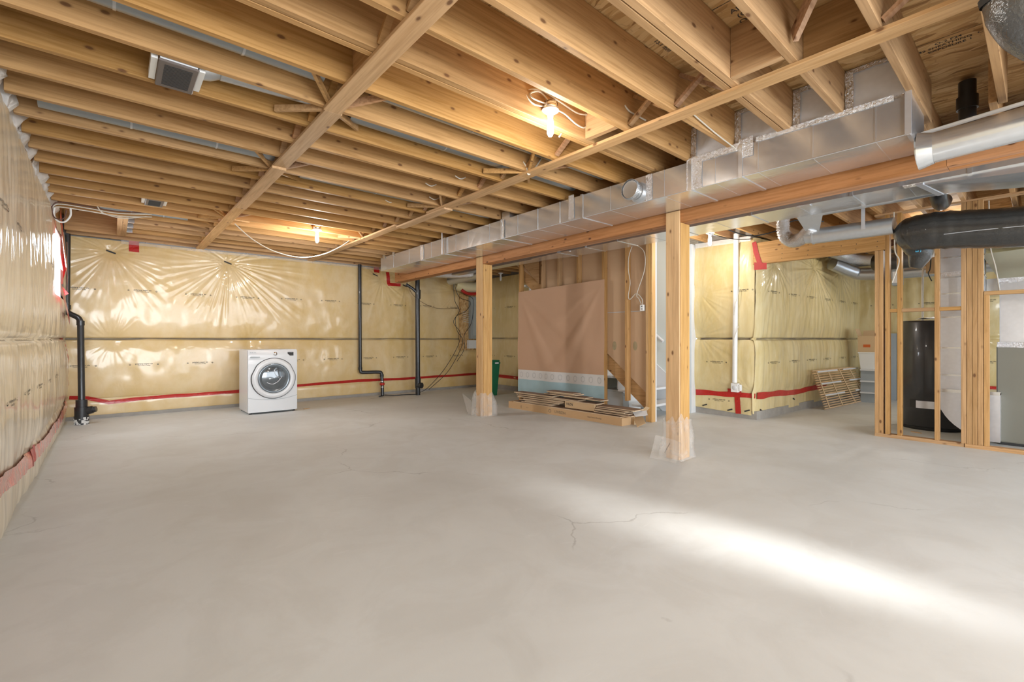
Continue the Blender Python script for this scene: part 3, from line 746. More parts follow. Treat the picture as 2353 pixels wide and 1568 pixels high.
# red tape where the beam meets the back wall is on the wall; beam pocket
# ================================================================== MAIN DUCT
duct = thing('supply_duct', 'long rectangular galvanised duct running beside the reddish beam', 'duct', (3.7, 0.5, 2.306))
def dxl(y): return 3.482 + 0.017 * (y - 3.5) if y > 3.5 else 3.482
def duct_sec(y0, y1, zt0=2.53, zt1=2.53, zb0=2.306, zb1=2.306, xr=3.94):
    mb = MB(); P = []
    for y, zb, zt in ((y0, zb0, zt0), (y1, zb1, zt1)):
        xl = dxl(y); xx = xr + bx(y)
        P += [(xl, y, zb), (xx, y, zb), (xx, y, zt), (xl, y, zt)]
    return mb.add(P, [(0, 1, 2, 3), (7, 6, 5, 4), (0, 4, 5, 1), (1, 5, 6, 2), (2, 6, 7, 3), (3, 7, 4, 0)])
secs = [0.52, 1.46, 1.85, 2.97, 4.22, 5.50, 6.18, 7.60]
for a, b in zip(secs[:-1], secs[1:]):
    part('duct_section', duct_sec(a, b - 0.001), STEEL, duct)
for y in secs[1:-1]:
    r_ = duct_sec(y - 0.014, y + 0.014, 2.537, 2.537, 2.300, 2.300)
    for i, v in enumerate(r_.v): r_.v[i] = (v[0] + (-0.007 if v[0] < 3.7 else 0.0), v[1], v[2])
    part('drive_cleat', r_, STEEL, duct)
for y in (0.67, 1.0, 1.34, 1.65, 2.08, 2.63, 3.27, 3.60, 3.93, 4.46, 4.92, 5.21, 5.86, 6.55, 7.1):
    r_ = duct_sec(y - 0.0035, y + 0.0035, 2.531, 2.531, 2.3045, 2.3045)
    for i, v in enumerate(r_.v): r_.v[i] = (v[0] + (-0.003 if v[0] < 3.7 else 0.0), v[1], v[2])
    part('crossbreak_seam', r_, STEEL, duct)
part('edge_lip', MB().tube([(dxl(0.52) - 0.001, 0.52, 2.306), (dxl(3.5) - 0.001, 3.5, 2.306), (dxl(7.6) - 0.001, 7.6, 2.306)], 0.003, 6), PANEL, duct)
# end plate
part('end_plate', B(3.47, 3.93, 0.505, 0.522, 2.296, 2.552), STEEL, duct)
part('corner_strip', B(3.466, 3.481, 0.50, 0.53, 2.30, 2.56), PANEL, duct)
# foil tape patches
def foil_patch(mb, y0, y1, z0, z1, x=None, seed=0):
    n, m = 8, 6; vs = []
    for j in range(m + 1):
        for k in range(n + 1):
            y = y0 + (y1 - y0) * k / n; z = z0 + (z1 - z0) * j / m
            xx = (x if x is not None else dxl(y)) - 0.005 - 0.005 * abs(nz(y * 60, z * 60, seed))
            vs.append((xx, y + 0.006 * nz(z * 40, seed), z + 0.006 * nz(y * 40, seed)))
    return mb.add(vs, [(j * (n + 1) + k, j * (n + 1) + k + 1, (j + 1) * (n + 1) + k + 1, (j + 1) * (n + 1) + k) for j in range(m) for k in range(n)], True)
for y0, y1, z0, z1 in ((2.19, 2.25, 2.31, 2.53), (3.07, 3.14, 2.32, 2.56), (4.16, 4.24, 2.31, 2.53), (6.08, 6.18, 2.31, 2.53), (1.37, 1.47, 2.44, 2.58), (1.75, 1.88, 2.30, 2.56), (1.46, 1.75, 2.505, 2.56), (0.58, 1.35, 2.525, 2.56), (7.05, 7.13, 2.50, 2.60), (7.4, 7.5, 2.5, 2.58)):
    part('foil_tape', foil_patch(MB(), y0, y1, z0, z1, seed=y0), FOIL, duct)
# round take-off collar with cap
col = part('takeoff_collar', MB().lathe((3.478, 2.36, 2.42), [(0.075, 0.0), (0.075, -0.05), (0.085, -0.055), (0.085, -0.075), (0.078, -0.085)], 'X', 40), STEELP, duct)
cap = MB().lathe((3.478, 2.36, 2.42), [(0.0, -0.07), (0.06, -0.07), (0.076, -0.074)], 'X', 40)
part('collar_cap', cap, STEELP, duct)
cr = MB()
for k in range(44):
    a = 2 * math.pi * k / 44; cr.obox((3.41, 2.36 + 0.086 * math.cos(a), 2.42 + 0.086 * math.sin(a)), (0.014, 0, 0), (0, 0.0025 * math.cos(a), 0.0025 * math.sin(a)), (0, -0.003 * math.sin(a), 0.003 * math.cos(a)))
cr = part('crimp_ring', cr, STEELP, duct); cr['kind'] = 'stuff'
# strap hanger from the top
part('hanger_strap', B(3.47, 3.476, 5.48, 5.51, 2.30, 2.60), PANEL, duct)
# joist-bay panning plates above the duct
for i, (a, b) in enumerate(((yj(1), yj(2)), (yj(2), yj(3)), (yj(3), yj(4)), (yj(4), yj(5)))):
    t = thing('panning_plate', ['bright steel plate closing the joist bay above the duct end', 'bright steel plate in the second joist bay from the duct end', 'steel plate in the third joist bay from the duct end', 'steel plate in the fourth joist bay, beside the cable end'][i], 'duct plate', (3.52, (a + b) / 2, 2.56))
    y0, y1 = a + 0.004, b - (0.086 if i == 1 else 0.040)
    part('plate', MB().add([(3.51, y0, 2.532), (3.51, y1, 2.532), (3.535, y1, 2.822), (3.535, y0, 2.822), (3.519, y0, 2.532), (3.519, y1, 2.532), (3.544, y1, 2.822), (3.544, y0, 2.822)], [(0, 1, 2, 3), (7, 6, 5, 4), (0, 4, 5, 1), (1, 5, 6, 2), (2, 6, 7, 3), (3, 7, 4, 0)]), PLATE, t)
    part('foil_edge', foil_patch(MB(), y1 - 0.045, y1 - 0.001, 2.54, 2.80, 3.516, i), FOIL, t)
    part('foil_edge', foil_patch(MB(), y0, y1, 2.79, 2.82, 3.532, i + 5), FOIL, t)
    part('foil_edge', foil_patch(MB(), y0, y1, 2.532, 2.56, 3.512, i + 8), FOIL, t)
# small boot at the duct's middle top
part('top_boot', MB().box(3.50, 3.75, 4.08, 4.22, 2.53, 2.62), STEEL, duct)

# round steel pipe from the duct end towards the camera side
rp = thing('round_pipe', 'shiny round steel pipe leaving the near end of the rectangular duct', 'pipe', (3.7, -0.5, 2.27))
part('pipe_run', MB().tube([(3.70, 0.51, 2.255), (3.70, 0.1, 2.275), (3.72, -0.6, 2.30), (3.74, -2.0, 2.32)], 0.088, 32), STEEL, rp)
part('pipe_collar', MB().lathe((3.70, 0.50, 2.256), [(0.11, 0.0), (0.105, -0.02), (0.092, -0.06), (0.089, -0.07)], 'Y', 32), STEEL, rp)
single('vent_tube', MB().tube([(3.78, 0.50, 2.385), (3.78, 0.0, 2.42), (3.80, -1.6, 2.47)], 0.012, 12), WHITEP, 'thin pale tube along the top of the near round steel pipe', 'tube')
ab = thing('drain_pipe', 'short black drain pipe dropping from the subfloor above the steel pipe', 'pipe', (4.35, 0.33, 2.3))
part('pipe', MB().tube([(4.22, 0.33, 2.25), (4.22, 0.33, 2.80)], 0.044, 24), BLACK, ab)
part('coupling', MB().tube([(4.22, 0.33, 2.62), (4.22, 0.33, 2.70)], 0.054, 24), BLACK, ab)

# big insulated flexible duct, upper right, close to the camera
bf = thing('insulated_flex_duct', 'large silvery insulated flexible duct hanging at the top right', 'duct', (2.66, -0.05, 2.2))
pth = smooth_path([(2.60, 0.06, 2.80), (2.60, 0.055, 2.62), (2.61, 0.05, 2.50), (2.62, 0.04, 2.40), (2.66, 0.0, 2.32), (2.74, -0.09, 2.26), (2.86, -0.25, 2.24), (3.0, -0.5, 2.26), (3.1, -1.2, 2.3)], 6)
rr = [0.118 + 0.006 * nz(i * 0.7, 3) for i in range(len(pth))]
part('jacket', MB().tube(pth, rr, 28), SILVERJ, bf)
part('band', MB().tube([(2.605, 0.052, 2.475), (2.612, 0.048, 2.45)], 0.1245, 28, False), DARK, bf)
tm = MB()
def flexp(u, v):   # lettering wrapped on the jacket, seen from the camera
    a = R(228) + u / 0.122; z = 2.43 + v
    return (2.612 + 0.1255 * math.cos(a), 0.045 + 0.1255 * math.sin(a), z)
for k, (tx, sz) in enumerate((('INSULATED DUCT', 0.022), ('R-4.2  6"', 0.03), ('FLEXIBLE AIR CONNECTOR', 0.014))): text_mb(tm, tx, sz, lambda u, v, k=k: flexp(u, v - 0.035 * k))
part('printed_marking', tm, BLUEINK, bf)

# ================================================================== SECOND TRUNK, PIPES BEYOND THE BEAM
d2o = thing('return_duct', 'flat rectangular galvanised duct beyond the beam, above the stairs side', 'duct', (4.85, 2.0, 2.306))
def d2sec(y0, y1, x0=4.63, x1=5.06, x0b=None, x1b=None, z0=2.306, z1=2.53, e=0):
    x0b = x0 if x0b is None else x0b; x1b = x1 if x1b is None else x1b
    P = [(x0 - e, y0, z0 - e), (x1 + e, y0, z0 - e), (x1 + e, y0, z1), (x0 - e, y0, z1), (x0b - e, y1, z0 - e), (x1b + e, y1, z0 - e), (x1b + e, y1, z1), (x0b - e, y1, z1)]
    return MB().add(P, [(0, 1, 2, 3), (7, 6, 5, 4), (0, 4, 5, 1), (1, 5, 6, 2), (2, 6, 7, 3), (3, 7, 4, 0)])
ys = [-3.0, -1.8, -0.6, 0.35, 1.05, 1.85, 2.6]
for a, b in zip(ys[:-1], ys[1:]): part('duct_section', d2sec(a, b - 0.001), STEEL, d2o)
part('duct_section', d2sec(2.6, 3.4), STEEL, d2o)
part('duct_section', d2sec(3.4, 4.4, 4.63, 5.06, 4.66, 5.02), STEEL, d2o)
part('duct_section', d2sec(4.4, 5.0, 4.66, 5.02, 4.70, 4.92), STEEL, d2o)
part('duct_section', d2sec(5.0, 7.2, 4.74, 4.94, 4.76, 4.92), STEEL, d2o)
for y in ys[1:] + [3.4, 4.4]: part('drive_cleat', d2sec(y - 0.012, y + 0.012, e=0.005), STEEL, d2o)
for y in (0.05, 0.7, 1.45, 2.2, 3.0, 3.9): part('crossbreak_seam', d2sec(y - 0.003, y + 0.003, e=0.002), STEEL, d2o)
for y in (4.2, 1.35, 0.6):
    part('foil_tape', MB().box(4.62, 4.70, y, y + 0.12, 2.299, 2.304), FOIL, d2o)
for y in (1.15, 0.75, 0.0):
    part('hanger_strap', B(4.35, 4.38, y, y + 0.025, 2.30, 2.55), PANEL, d2o)
# foil flex elbow with boot
fx = thing('foil_flex_duct', 'short crinkled foil flexible duct bending up behind the beam', 'duct', (5.5, 1.7, 2.2))
pt = smooth_path([(5.35, 1.53, 2.26), (5.42, 1.60, 2.21), (5.50, 1.69, 2.175), (5.57, 1.79, 2.18), (5.60, 1.87, 2.25), (5.60, 1.89, 2.36), (5.58, 1.88, 2.5)], 9)
part('flex_tube', MB().tube(pt, [0.060 + 0.010 * (i % 2) for i in range(len(pt))], 24), FOIL, fx)
part('boot', MB().add([(5.06, 1.36, 2.33), (5.06, 1.36, 2.45), (5.06, 1.60, 2.45), (5.06, 1.60, 2.33), (5.36, 1.48, 2.20), (5.36, 1.48, 2.32), (5.36, 1.59, 2.32), (5.36, 1.59, 2.20)], [(0, 1, 2, 3), (7, 6, 5, 4), (0, 4, 5, 1), (1, 5, 6, 2), (2, 6, 7, 3), (3, 7, 4, 0)]), STEELP, fx)
# round metal pipes
mp_ = thing('round_pipe', 'round galvanised pipe running above the pale lumber header', 'pipe', (5.4, 1.0, 2.17))
part('pipe_run', MB().tube([(5.42, 1.54, 2.168), (5.40, 0.90, 2.155)], 0.077, 28), STEELP, mp_)
part('crimped_end', MB().tube([(5.42, 1.615, 2.17), (5.42, 1.545, 2.168)], [0.066, 0.07], 28), STEELP, mp_)
part('bead', MB().tube([(5.42, 1.555, 2.168), (5.42, 1.54, 2.168)], 0.081, 28), STEELP, mp_)
part('hanger_strap', B(5.325, 5.33, 1.10, 1.13, 2.15, 2.50), PANEL, mp_)
mp2 = thing('round_pipe', 'upper round galvanised pipe tucked between flat duct and joists', 'pipe', (5.25, 1.0, 2.33))
part('pipe_run', MB().tube([(5.17, 1.45, 2.40), (5.17, 0.6, 2.40), (5.17, -2.0, 2.40)], 0.09, 28), STEELP, mp2)
mp3 = thing('offset_duct', 'pale galvanised offset duct at the right, above the black flex duct', 'duct', (5.3, -0.6, 2.3))
part('transition', MB().add([(4.65, 0.62, 2.29), (5.05, 0.55, 2.29), (5.05, 0.55, 2.33), (4.65, 0.62, 2.33), (4.7, -0.6, 2.20), (5.2, -0.6, 2.17), (5.2, -0.6, 2.33), (4.7, -0.6, 2.33)], [(0, 1, 2, 3), (7, 6, 5, 4), (0, 4, 5, 1), (1, 5, 6, 2), (2, 6, 7, 3), (3, 7, 4, 0)]), STEEL, mp3)
part('cleat', MB().add([(4.62, 0.64, 2.284), (5.08, 0.57, 2.284), (5.08, 0.53, 2.284), (4.62, 0.60, 2.284), (4.62, 0.64, 2.30), (5.08, 0.57, 2.30), (5.08, 0.53, 2.30), (4.62, 0.60, 2.30)], [(0, 1, 2, 3), (7, 6, 5, 4), (0, 4, 5, 1), (1, 5, 6, 2), (2, 6, 7, 3), (3, 7, 4, 0)]), PANEL, mp3)
# black insulated flex
bk = thing('insulated_flex_duct', 'thick black insulated flexible duct with a drooping taped end', 'duct', (5.4, 0.3, 1.9))
pt = smooth_path([(5.4, -1.8, 2.055), (5.4, -0.54, 2.04), (5.4, -0.045, 2.0), (5.4, 0.225, 2.01), (5.4, 0.45, 2.04), (5.4, 0.65, 2.06), (5.43, 0.77, 2.055), (5.46, 0.86, 2.02)], 7)
rr = [0.158 + 0.010 * nz(i * 0.6, 1) for i in range(len(pt))]
for i in range(1, 8): rr[-i] *= 0.55 + 0.06 * i
part('jacket', MB().tube(pt, rr, 32), BLKFLEX, bk)
pt = smooth_path([(5.44, 0.775, 2.085), (5.49, 0.756, 1.985), (5.53, 0.738, 1.895), (5.535, 0.756, 1.82), (5.535, 0.775, 1.765)], 6)
rr = [0.120 - 0.080 * (i / (len(pt) - 1)) ** 1.5 for i in range(len(pt))]
part('drooping_end', MB().tube(pt, rr, 28), BLKFLEX, bk, 'crumpled black drooping end with blue print')
def bkp(u, v):
    z = 1.94 + v
    rad = 0.112 if z > 1.94 else 0.112 - 0.40 * (1.94 - z)
    a = R(203) + u / 0.10
    return (5.50 + 1.05 * rad * math.cos(a), 0.750 + 1.05 * rad * math.sin(a), z)
for tx, sz, du, dv in (('5"', 0.055, -0.02, -0.03), ('FLEX DUCT', 0.024, -0.035, 0.035), ('INSULATED R4', 0.017, -0.005, 0.035), ('75 C', 0.018, 0.03, -0.02)):
    part('printed_marking', text_mb(MB(), tx, sz, lambda u, v, du=du, dv=dv: bkp(-v + du, u + dv)), BLUEINK, bk)
part('seam', MB().tube([(5.245, y, 1.975 + 0.018 * math.sin(y * 3)) for y in (-0.5, -0.2, 0.1, 0.35, 0.55)], 0.003, 6), PANEL, bk)
ub = thing('drain_pipe', 'black drain bend showing between flat duct and black flex duct', 'pipe', (5.7, 0.62, 2.4))
part('bend', MB().tube(smooth_path([(5.9, 0.62, 2.42), (5.75, 0.62, 2.36), (5.6, 0.62, 2.38), (5.5, 0.62, 2.47), (5.48, 0.62, 2.6)], 6), 0.062, 20), BLACK, ub)
# pipes beyond the header
fp = thing('foil_flex_duct', 'crumpled foil duct seen under the header above the far wall', 'duct', (9.0, 2.0, 2.4))
pt = smooth_path([(8.2, 2.2, 2.50), (8.9, 2.15, 2.48), (9.2, 2.05, 2.44), (9.3, 1.8, 2.40), (9.3, 1.4, 2.36)], 8)
part('flex_tube', MB().tube(pt, [0.085 + 0.006 * (i % 2) for i in range(len(pt))], 22), FOIL, fp)
fp = thing('round_pipe', 'low metal pipe below the crumpled foil duct at the far wall', 'pipe', (9.4, 1.9, 2.25))
part('pipe_run', MB().tube(smooth_path([(9.0, 2.3, 2.36), (9.3, 2.1, 2.24), (9.4, 1.8, 2.18), (9.4, 0.2, 2.16)], 6), 0.10, 22), STEELP, fp)
fp = thing('insulated_flex_duct', 'small black insulated duct end beside the crumpled foil duct', 'duct', (9.2, 1.5, 2.3))
part('jacket', MB().tube(smooth_path([(8.95, 1.72, 2.30), (8.9, 1.5, 2.29), (8.9, 1.0, 2.30), (8.9, 0.2, 2.30)], 6), 0.125, 22), BLKFLEX, fp)
# wires bundle under the header
for k in range(7):
    pt = smooth_path([(8.6 + 0.05 * k, 1.9 - 0.05 * k, 2.48), (8.5, 1.55, 2.44 + 0.012 * k), (8.3, 1.2, 2.50 + 0.01 * k)], 5)
    single('brown_cable', MB().tube(pt, 0.007, 6), BROWNW, 'brown cable in the loose bundle under the header, %s from below' % ['first', 'second', 'third', 'fourth', 'fifth', 'sixth', 'seventh'][k], 'cable', 'brown cables bundled under the header')

# pipes in joist bays
def bay_pipe(x0, x1, y, z, r_, label, elbow=True):
    t = thing('bay_pipe', label, 'pipe', (x0, y, z))
    part('pipe_run', MB().tube([(x0, y, z), (x1, y, z)], r_, 24), BAYP, t)
    for x in (x0 + (x1 - x0) * 0.33, x0 + (x1 - x0) * 0.7): part('bead', MB().tube([(x, y, z), (x + 0.012, y, z)], r_ + 0.003, 24), STEELP, t)
    return t
bay_pipe(-0.45, 0.92, 2.72, 2.682, 0.082, 'grey steel pipe in the joist bay above the grilled fan')
bay_pipe(1.22, 3.50, 2.72, 2.698, 0.077, 'grey steel pipe in the joist bay nearest the lit bulb')
bay_pipe(1.22, 3.50, 3.10, 2.682, 0.075, 'grey steel pipe one joist bay beyond the bulb-side pipe')
bay_pipe(-0.35, 1.0, 4.13, 2.65, 0.074, 'pale pipe low in a joist bay left of the first strap')
bay_pipe(1.3, 3.5, 4.47, 2.674, 0.074, 'thin grey pipe in the joist bay right of the first strap')
bay_pipe(1.6, 3.5, 5.83, 2.687, 0.074, 'grey steel pipe in a far joist bay near the duct middle')
# bathroom fans
def fan(x0, x1, y0, y1, z, label, pipe=True):
    t = thing('exhaust_fan', label, 'fan', ((x0 + x1) / 2, (y0 + y1) / 2, z))
    part('housing', MB().box(x0, x1, y0, y1, z + 0.012, 2.74), WHITE, t)
    g = part('grille', MB().box(x0 - 0.006, x1 + 0.006, y0 - 0.01, y1 + 0.01, z, z + 0.012, b=0.004), FAN, t)
    s_ = MB(); n = 17
    for k in range(n):
        y = y0 + 0.03 + (y1 - y0 - 0.06) * k / (n - 1); s_.box(x0 + 0.02, x1 - 0.02, y - 0.0035, y + 0.0035, z - 0.0015, z + 0.001)
    s_ = part('slot', s_, DARK, g); s_['kind'] = 'stuff'
    part('mounting_flange', MB().box(x0 - 0.035, x0 - 0.008, y0 + 0.02, y1 - 0.02, z + 0.015, z + 0.06), WHITEP, t)
    part('mounting_flange', MB().box(x1 + 0.008, x1 + 0.035, y0 + 0.02, y1 - 0.02, z + 0.015, z + 0.06), WHITEP, t)
    if pipe:
        part('outlet_cone', MB().tube([(x1, (y0 + y1) / 2, 2.62), (x1 + 0.07, (y0 + y1) / 2, 2.63), (x1 + 0.12, (y0 + y1) / 2, 2.64)], [0.06, 0.055, 0.04], 20), STEELP, t)
        part('outlet_pipe', MB().tube([(x1 + 0.12, (y0 + y1) / 2, 2.645), (0.98, (y0 + y1) / 2, 2.67)], 0.05, 24), STEELP, t)
fan(0.185, 0.345, 2.932, 3.22, 2.53, 'square grey grilled exhaust fan between joists at the upper left')
fan(0.27, 0.41, 6.03, 6.30, 2.552, 'small dark exhaust fan near the far end of the left joists', False)

# lampholders -----------------------------------------------------------------
def lamp(x, y, zc, label, lit=True, metalbox=True):
    t = thing('ceiling_lamp', label, 'lamp', (x, y, zc))
    if metalbox:
        part('junction_box', MB().lathe((x, y, zc), [(0.0, 0.045), (0.05, 0.045), (0.05, 0.0), (0.0, 0.0)], 'Z', 8), CHROME, t)
    part('lampholder', MB().lathe((x, y, zc), [(0.02, 0.003), (0.056, 0.0), (0.058, -0.008), (0.045, -0.016), (0.022, -0.026), (0.020, -0.045), (0.0, -0.045)], 'Z', 32), WHITEP, t)
    part('bulb', MB().lathe((x, y, zc - 0.045), [(0.013, 0.0), (0.016, -0.01), (0.021, -0.035), (0.0225, -0.075), (0.021, -0.110), (0.012, -0.128), (0.0, -0.132)], 'Z', 24), BULB if lit else WHITEP, t)
    return t
lamp(2.17, 2.12, 2.62, 'lit bare bulb in a white holder beside the tangled white cable')
lamp(2.04, 6.27, 2.56, 'lit bare bulb above the washing machine, over the drooping cable')
lamp(5.98, 2.90, 2.53, 'lit bare bulb beside the insulated corner wall')
lamp(6.35, 7.70, 2.545, 'unlit white lampholder under the far joists behind the posts', False, False)
lamp(2.0, -1.6, 2.62, 'added lit bare bulb, unseen behind the camera')
lamp(8.6, 0.9, 2.5, 'lit bare bulb inside the furnace room')
for o in list(bpy.data.objects):
    if o.type == 'LIGHT' and o.data.type == 'POINT': pass

# cables ----------------------------------------------------------------------
def cable(pts, label, r_=0.005, mat=None, name='white_cable', cat='cable', group=None):
    return single(name, MB().tube(smooth_path(pts, 8), r_, 8), mat or CABLE, label, cat, group)
cable([(2.14, 2.14, 2.64), (2.05, 2.15, 2.63), (1.99, 2.16, 2.67), (2.01, 2.16, 2.71), (2.11, 2.15, 2.74), (2.28, 2.14, 2.72), (2.45, 2.14, 2.70), (2.56, 2.14, 2.72)], 'white cable looping above the nearest lit bulb', 0.0055)
cable([(2.15, 2.12, 2.65), (2.03, 2.13, 2.65), (2.02, 2.15, 2.69), (2.10, 2.14, 2.72), (2.19, 2.13, 2.66)], 'inner loop of white cable above the nearest lit bulb', 0.0055)
cable([(2.22, 2.12, 2.64), (2.32, 2.13, 2.645), (2.44, 2.14, 2.62), (2.54, 2.15, 2.625), (2.58, 2.15, 2.66)], 'white cable from the nearest bulb to a joist hole on its right', 0.0055)
cable([(2.62, 1.86, 2.70), (2.66, 1.85, 2.67), (2.73, 1.84, 2.66), (2.84, 1.84, 2.66)], 'short white cable end poking from a joist near the right strap', 0.006)
cable([(2.75, 1.50, 2.60), (2.95, 1.50, 2.575), (3.2, 1.50, 2.55), (3.5, 1.50, 2.53)], 'thin cable stapled along the joist towards the duct', 0.0045)
cable([(2.61, 2.9, 2.64), (2.66, 2.88, 2.58), (2.685, 2.88, 2.522), (2.78, 2.88, 2.62), (2.86, 2.88, 2.74)], 'v-shaped white cable hooked under the right strap', 0.007)
cable([(1.12, 6.4, 2.51), (1.31, 6.4, 2.35), (1.56, 6.4, 2.23), (1.87, 6.4, 2.19), (2.15, 6.4, 2.26), (2.38, 6.4, 2.39), (2.52, 6.4, 2.50)], 'long white cable drooping below the joists over the washing machine', 0.006)
cable([(2.34, 2.2, 2.52), (2.37, 2.21, 2.56), (2.38, 2.24, 2.62)], 'white cable stub hanging right of the nearest bulb', 0.006)
for k, (y, x) in enumerate(((3.5, 2.35), (3.85, 2.25), (4.2, 2.5), (4.6, 2.2))):
    cable([(x, y, 2.60), (x + 0.06, y, 2.585), (x + 0.13, y + 0.02, 2.62)], 'short white cable stub before the right strap, %s beyond the nearest bulb' % ['first', 'second', 'third', 'fourth'][k], 0.005, group='cable stubs by the right strap')
for k, (dz, c_) in enumerate(((0.0, CABLE), (0.03, CABLE), (0.05, BROWNW))):
    cable([(-0.47, 6.75, 2.46 + dz * 0.4), (-0.42, 6.75, 2.50 + dz), (-0.2, 6.76, 2.50 + dz), (0.05, 6.76, 2.49 + dz), (0.35, 6.76, 2.53 + dz)], ['lowest white cable along the joists at the far left corner', 'middle white cable along the joists at the far left corner', 'brown cable above two white ones at the far left corner'][k], 0.006, c_)
cable([(-0.45, 6.73, 2.48), (-0.455, 6.73, 2.40), (-0.42, 6.73, 2.345), (-0.37, 6.73, 2.35), (-0.33, 6.73, 2.42), (-0.33, 6.74, 2.50)], 'thick white cable loop hanging at the far left corner', 0.009, WHITEP)
cable([(-0.47, 6.72, 2.49), (-0.465, 6.72, 2.42), (-0.44, 6.72, 2.37), (-0.38, 6.72, 2.38), (-0.36, 6.72, 2.47)], 'brown cable loop behind the thick white loop', 0.006, BROWNW)
cable([(-0.12, 6.73, 2.56), (-0.08, 6.73, 2.50), (0.02, 6.73, 2.47), (0.12, 6.73, 2.47), (0.30, 6.73, 2.52)], 'white cable sagging in front of the boxed joist opening', 0.006)
bp = bay_pipe(-0.1, 0.7, 6.86, 2.585, 0.018, 'thin grey conduit beside the framed joist opening')
# tubing behind the beam near the insulated box
cable([(5.2, 2.45, 2.42), (5.4, 2.3, 2.33), (5.6, 2.2, 2.31), (5.75, 2.0, 2.36), (5.8, 1.85, 2.45), (5.95, 1.6, 2.42)], 'black cable curving behind the beam to the foil duct', 0.007, BLACK, 'black_cable')
cable([(5.3, 2.75, 2.45), (5.5, 2.6, 2.37), (5.8, 2.5, 2.35), (6.2, 2.45, 2.40)], 'second dark cable sagging near the corner bulb', 0.005, BLACK, 'black_cable')

# ================================================================== STAIR WALL
wall_stair = struct('wall_stair', MB().prism([(6.28, 2.45), (5.60, 2.05), (5.60, 2.0), (3.49, 0.30), (3.49, 2.53), (6.28, 2.53)], 'X', 5.545, 5.557), PAPER)
# drywall only above the stringer; a slightly thicker joint line
for z in (1.50,): part('drywall_joint', B(5.541, 5.5445, 3.5, 4.9, z, z + 0.012), GREYRING, wall_stair)
for (y, z) in ((4.11, 1.02), (3.76, 1.02)):
    mb = MB(); n = 20
    mb.add([(5.5425, y + 0.035 * math.cos(2 * math.pi * k / n), z + 0.065 * math.sin(2 * math.pi * k / n)) for k in range(n)], [tuple(range(n))])
    part('marker_blot', mb, plain('green_stain', (0.38, 0.31, 0.18), 0.8, var=0.3, vs=20), wall_stair)
studs = [(6.10, 0.0), (5.55, 0.0), (5.17, 0.0), (4.76, 0.0), (4.27, 0.0), (3.865, 0.25)]
for y, z0 in studs:
    part('stud', B(5.45, 5.539, y - 0.019 - 0.019, y, z0, 2.53, b=0.002), WZ, wall_stair)
for k in range(2): part('stud', B(5.45, 5.539, 3.53 - 0.039 * k - 0.038, 3.53 - 0.039 * k, 0.0, 2.53, b=0.002), POSTW, wall_stair)
part('end_stud', B(5.45, 5.54, 3.436, 3.450, 0.0, 2.53, b=0.002), POSTW, wall_stair)
part('corner_bead', B(5.545, 5.575, 3.44, 3.455, 0.0, 2.53), WHITE, wall_stair)
part('stringer', MB().prism([(3.54, 0.10), (3.54, 0.33), (6.12, 2.46), (6.12, 2.16)], 'X', 5.56, 5.60), WY, wall_stair, 'diagonal pale timber stair stringer')
part('brace', MB().prism([(5.64, 2.05), (5.64, 2.44), (6.05, 2.44)], 'X', 5.50, 5.538), WY, wall_stair)
part('bottom_plate', B(5.45, 5.539, 4.25, 6.12, 0.0, 0.038), WY, wall_stair)
part('top_plate', B(5.45, 5.539, 3.46, 6.2, 2.53, 2.549), WY, wall_stair)
# staircase
st = thing('staircase', 'white painted steps between the studs and the pale wall', 'staircase', (6.04, 3.6, 0))
NS = 11
for k in range(NS):
    y = 3.62 + 0.237 * k; z = 0.19 * (k + 1)
    part('tread', B(5.605, 6.475, y - 0.03, y + 0.245, z - 0.032, z, b=0.006), WHITE, st)
    if k > 1: part('riser', B(5.605, 6.475, y, y + 0.015, z - 0.19, z - 0.032), plain('riser_grey', (0.45, 0.45, 0.45), 0.6) if k == 2 else WHITE, st)
# items under the stairs
for lab, (x0, x1, y0, y1, z0, z1), mt in (('pale storage bin under the stair stringer', (5.75, 6.2, 4.1, 4.45, 0.0, 0.33), WHITEP), ('grey panel leaning under the stair stringer', (5.66, 5.68, 3.95, 4.05, 0.0, 0.30), GREYP)):
    single('storage_bin' if 'bin' in lab else 'leaning_panel', MB().box(x0, x1, y0, y1, z0, z1, b=0.008).box(x0 - 0.01, x1 + 0.01, y0 - 0.01, y1 + 0.01, z1, z1 + 0.02), mt, lab, 'bin' if 'bin' in lab else 'panel')
# hanging cables and switch box in the stair wall
cable([(5.44, 3.73, 2.42), (5.44, 3.79, 2.27), (5.44, 3.80, 2.09), (5.44, 3.77, 1.9), (5.44, 3.80, 1.72), (5.44, 3.77, 1.67), (5.44, 3.67, 1.74), (5.44, 3.58, 1.66), (5.44, 3.57, 1.58)], 'white cable hanging beside the stair-wall stud', 0.0055)
cable([(5.44, 3.69, 2.42), (5.44, 3.55, 2.30), (5.44, 3.54, 2.06), (5.44, 3.66, 1.74), (5.44, 3.63, 1.67), (5.44, 3.59, 1.59)], 'white cable slanting down to the switch box', 0.0055)
sb = thing('switch_box', 'small white electrical box between the stair-wall studs', 'switch', (5.46, 3.59, 1.54))
part('box_body', B(5.44, 5.50, 3.555, 3.615, 1.50, 1.585, b=0.003), WHITEP, sb)
for dz in (0.02, 0.055): part('screw_terminal', B(5.436, 5.44, 3.575, 3.59, 1.50 + dz, 1.512 + dz), DARK, sb)
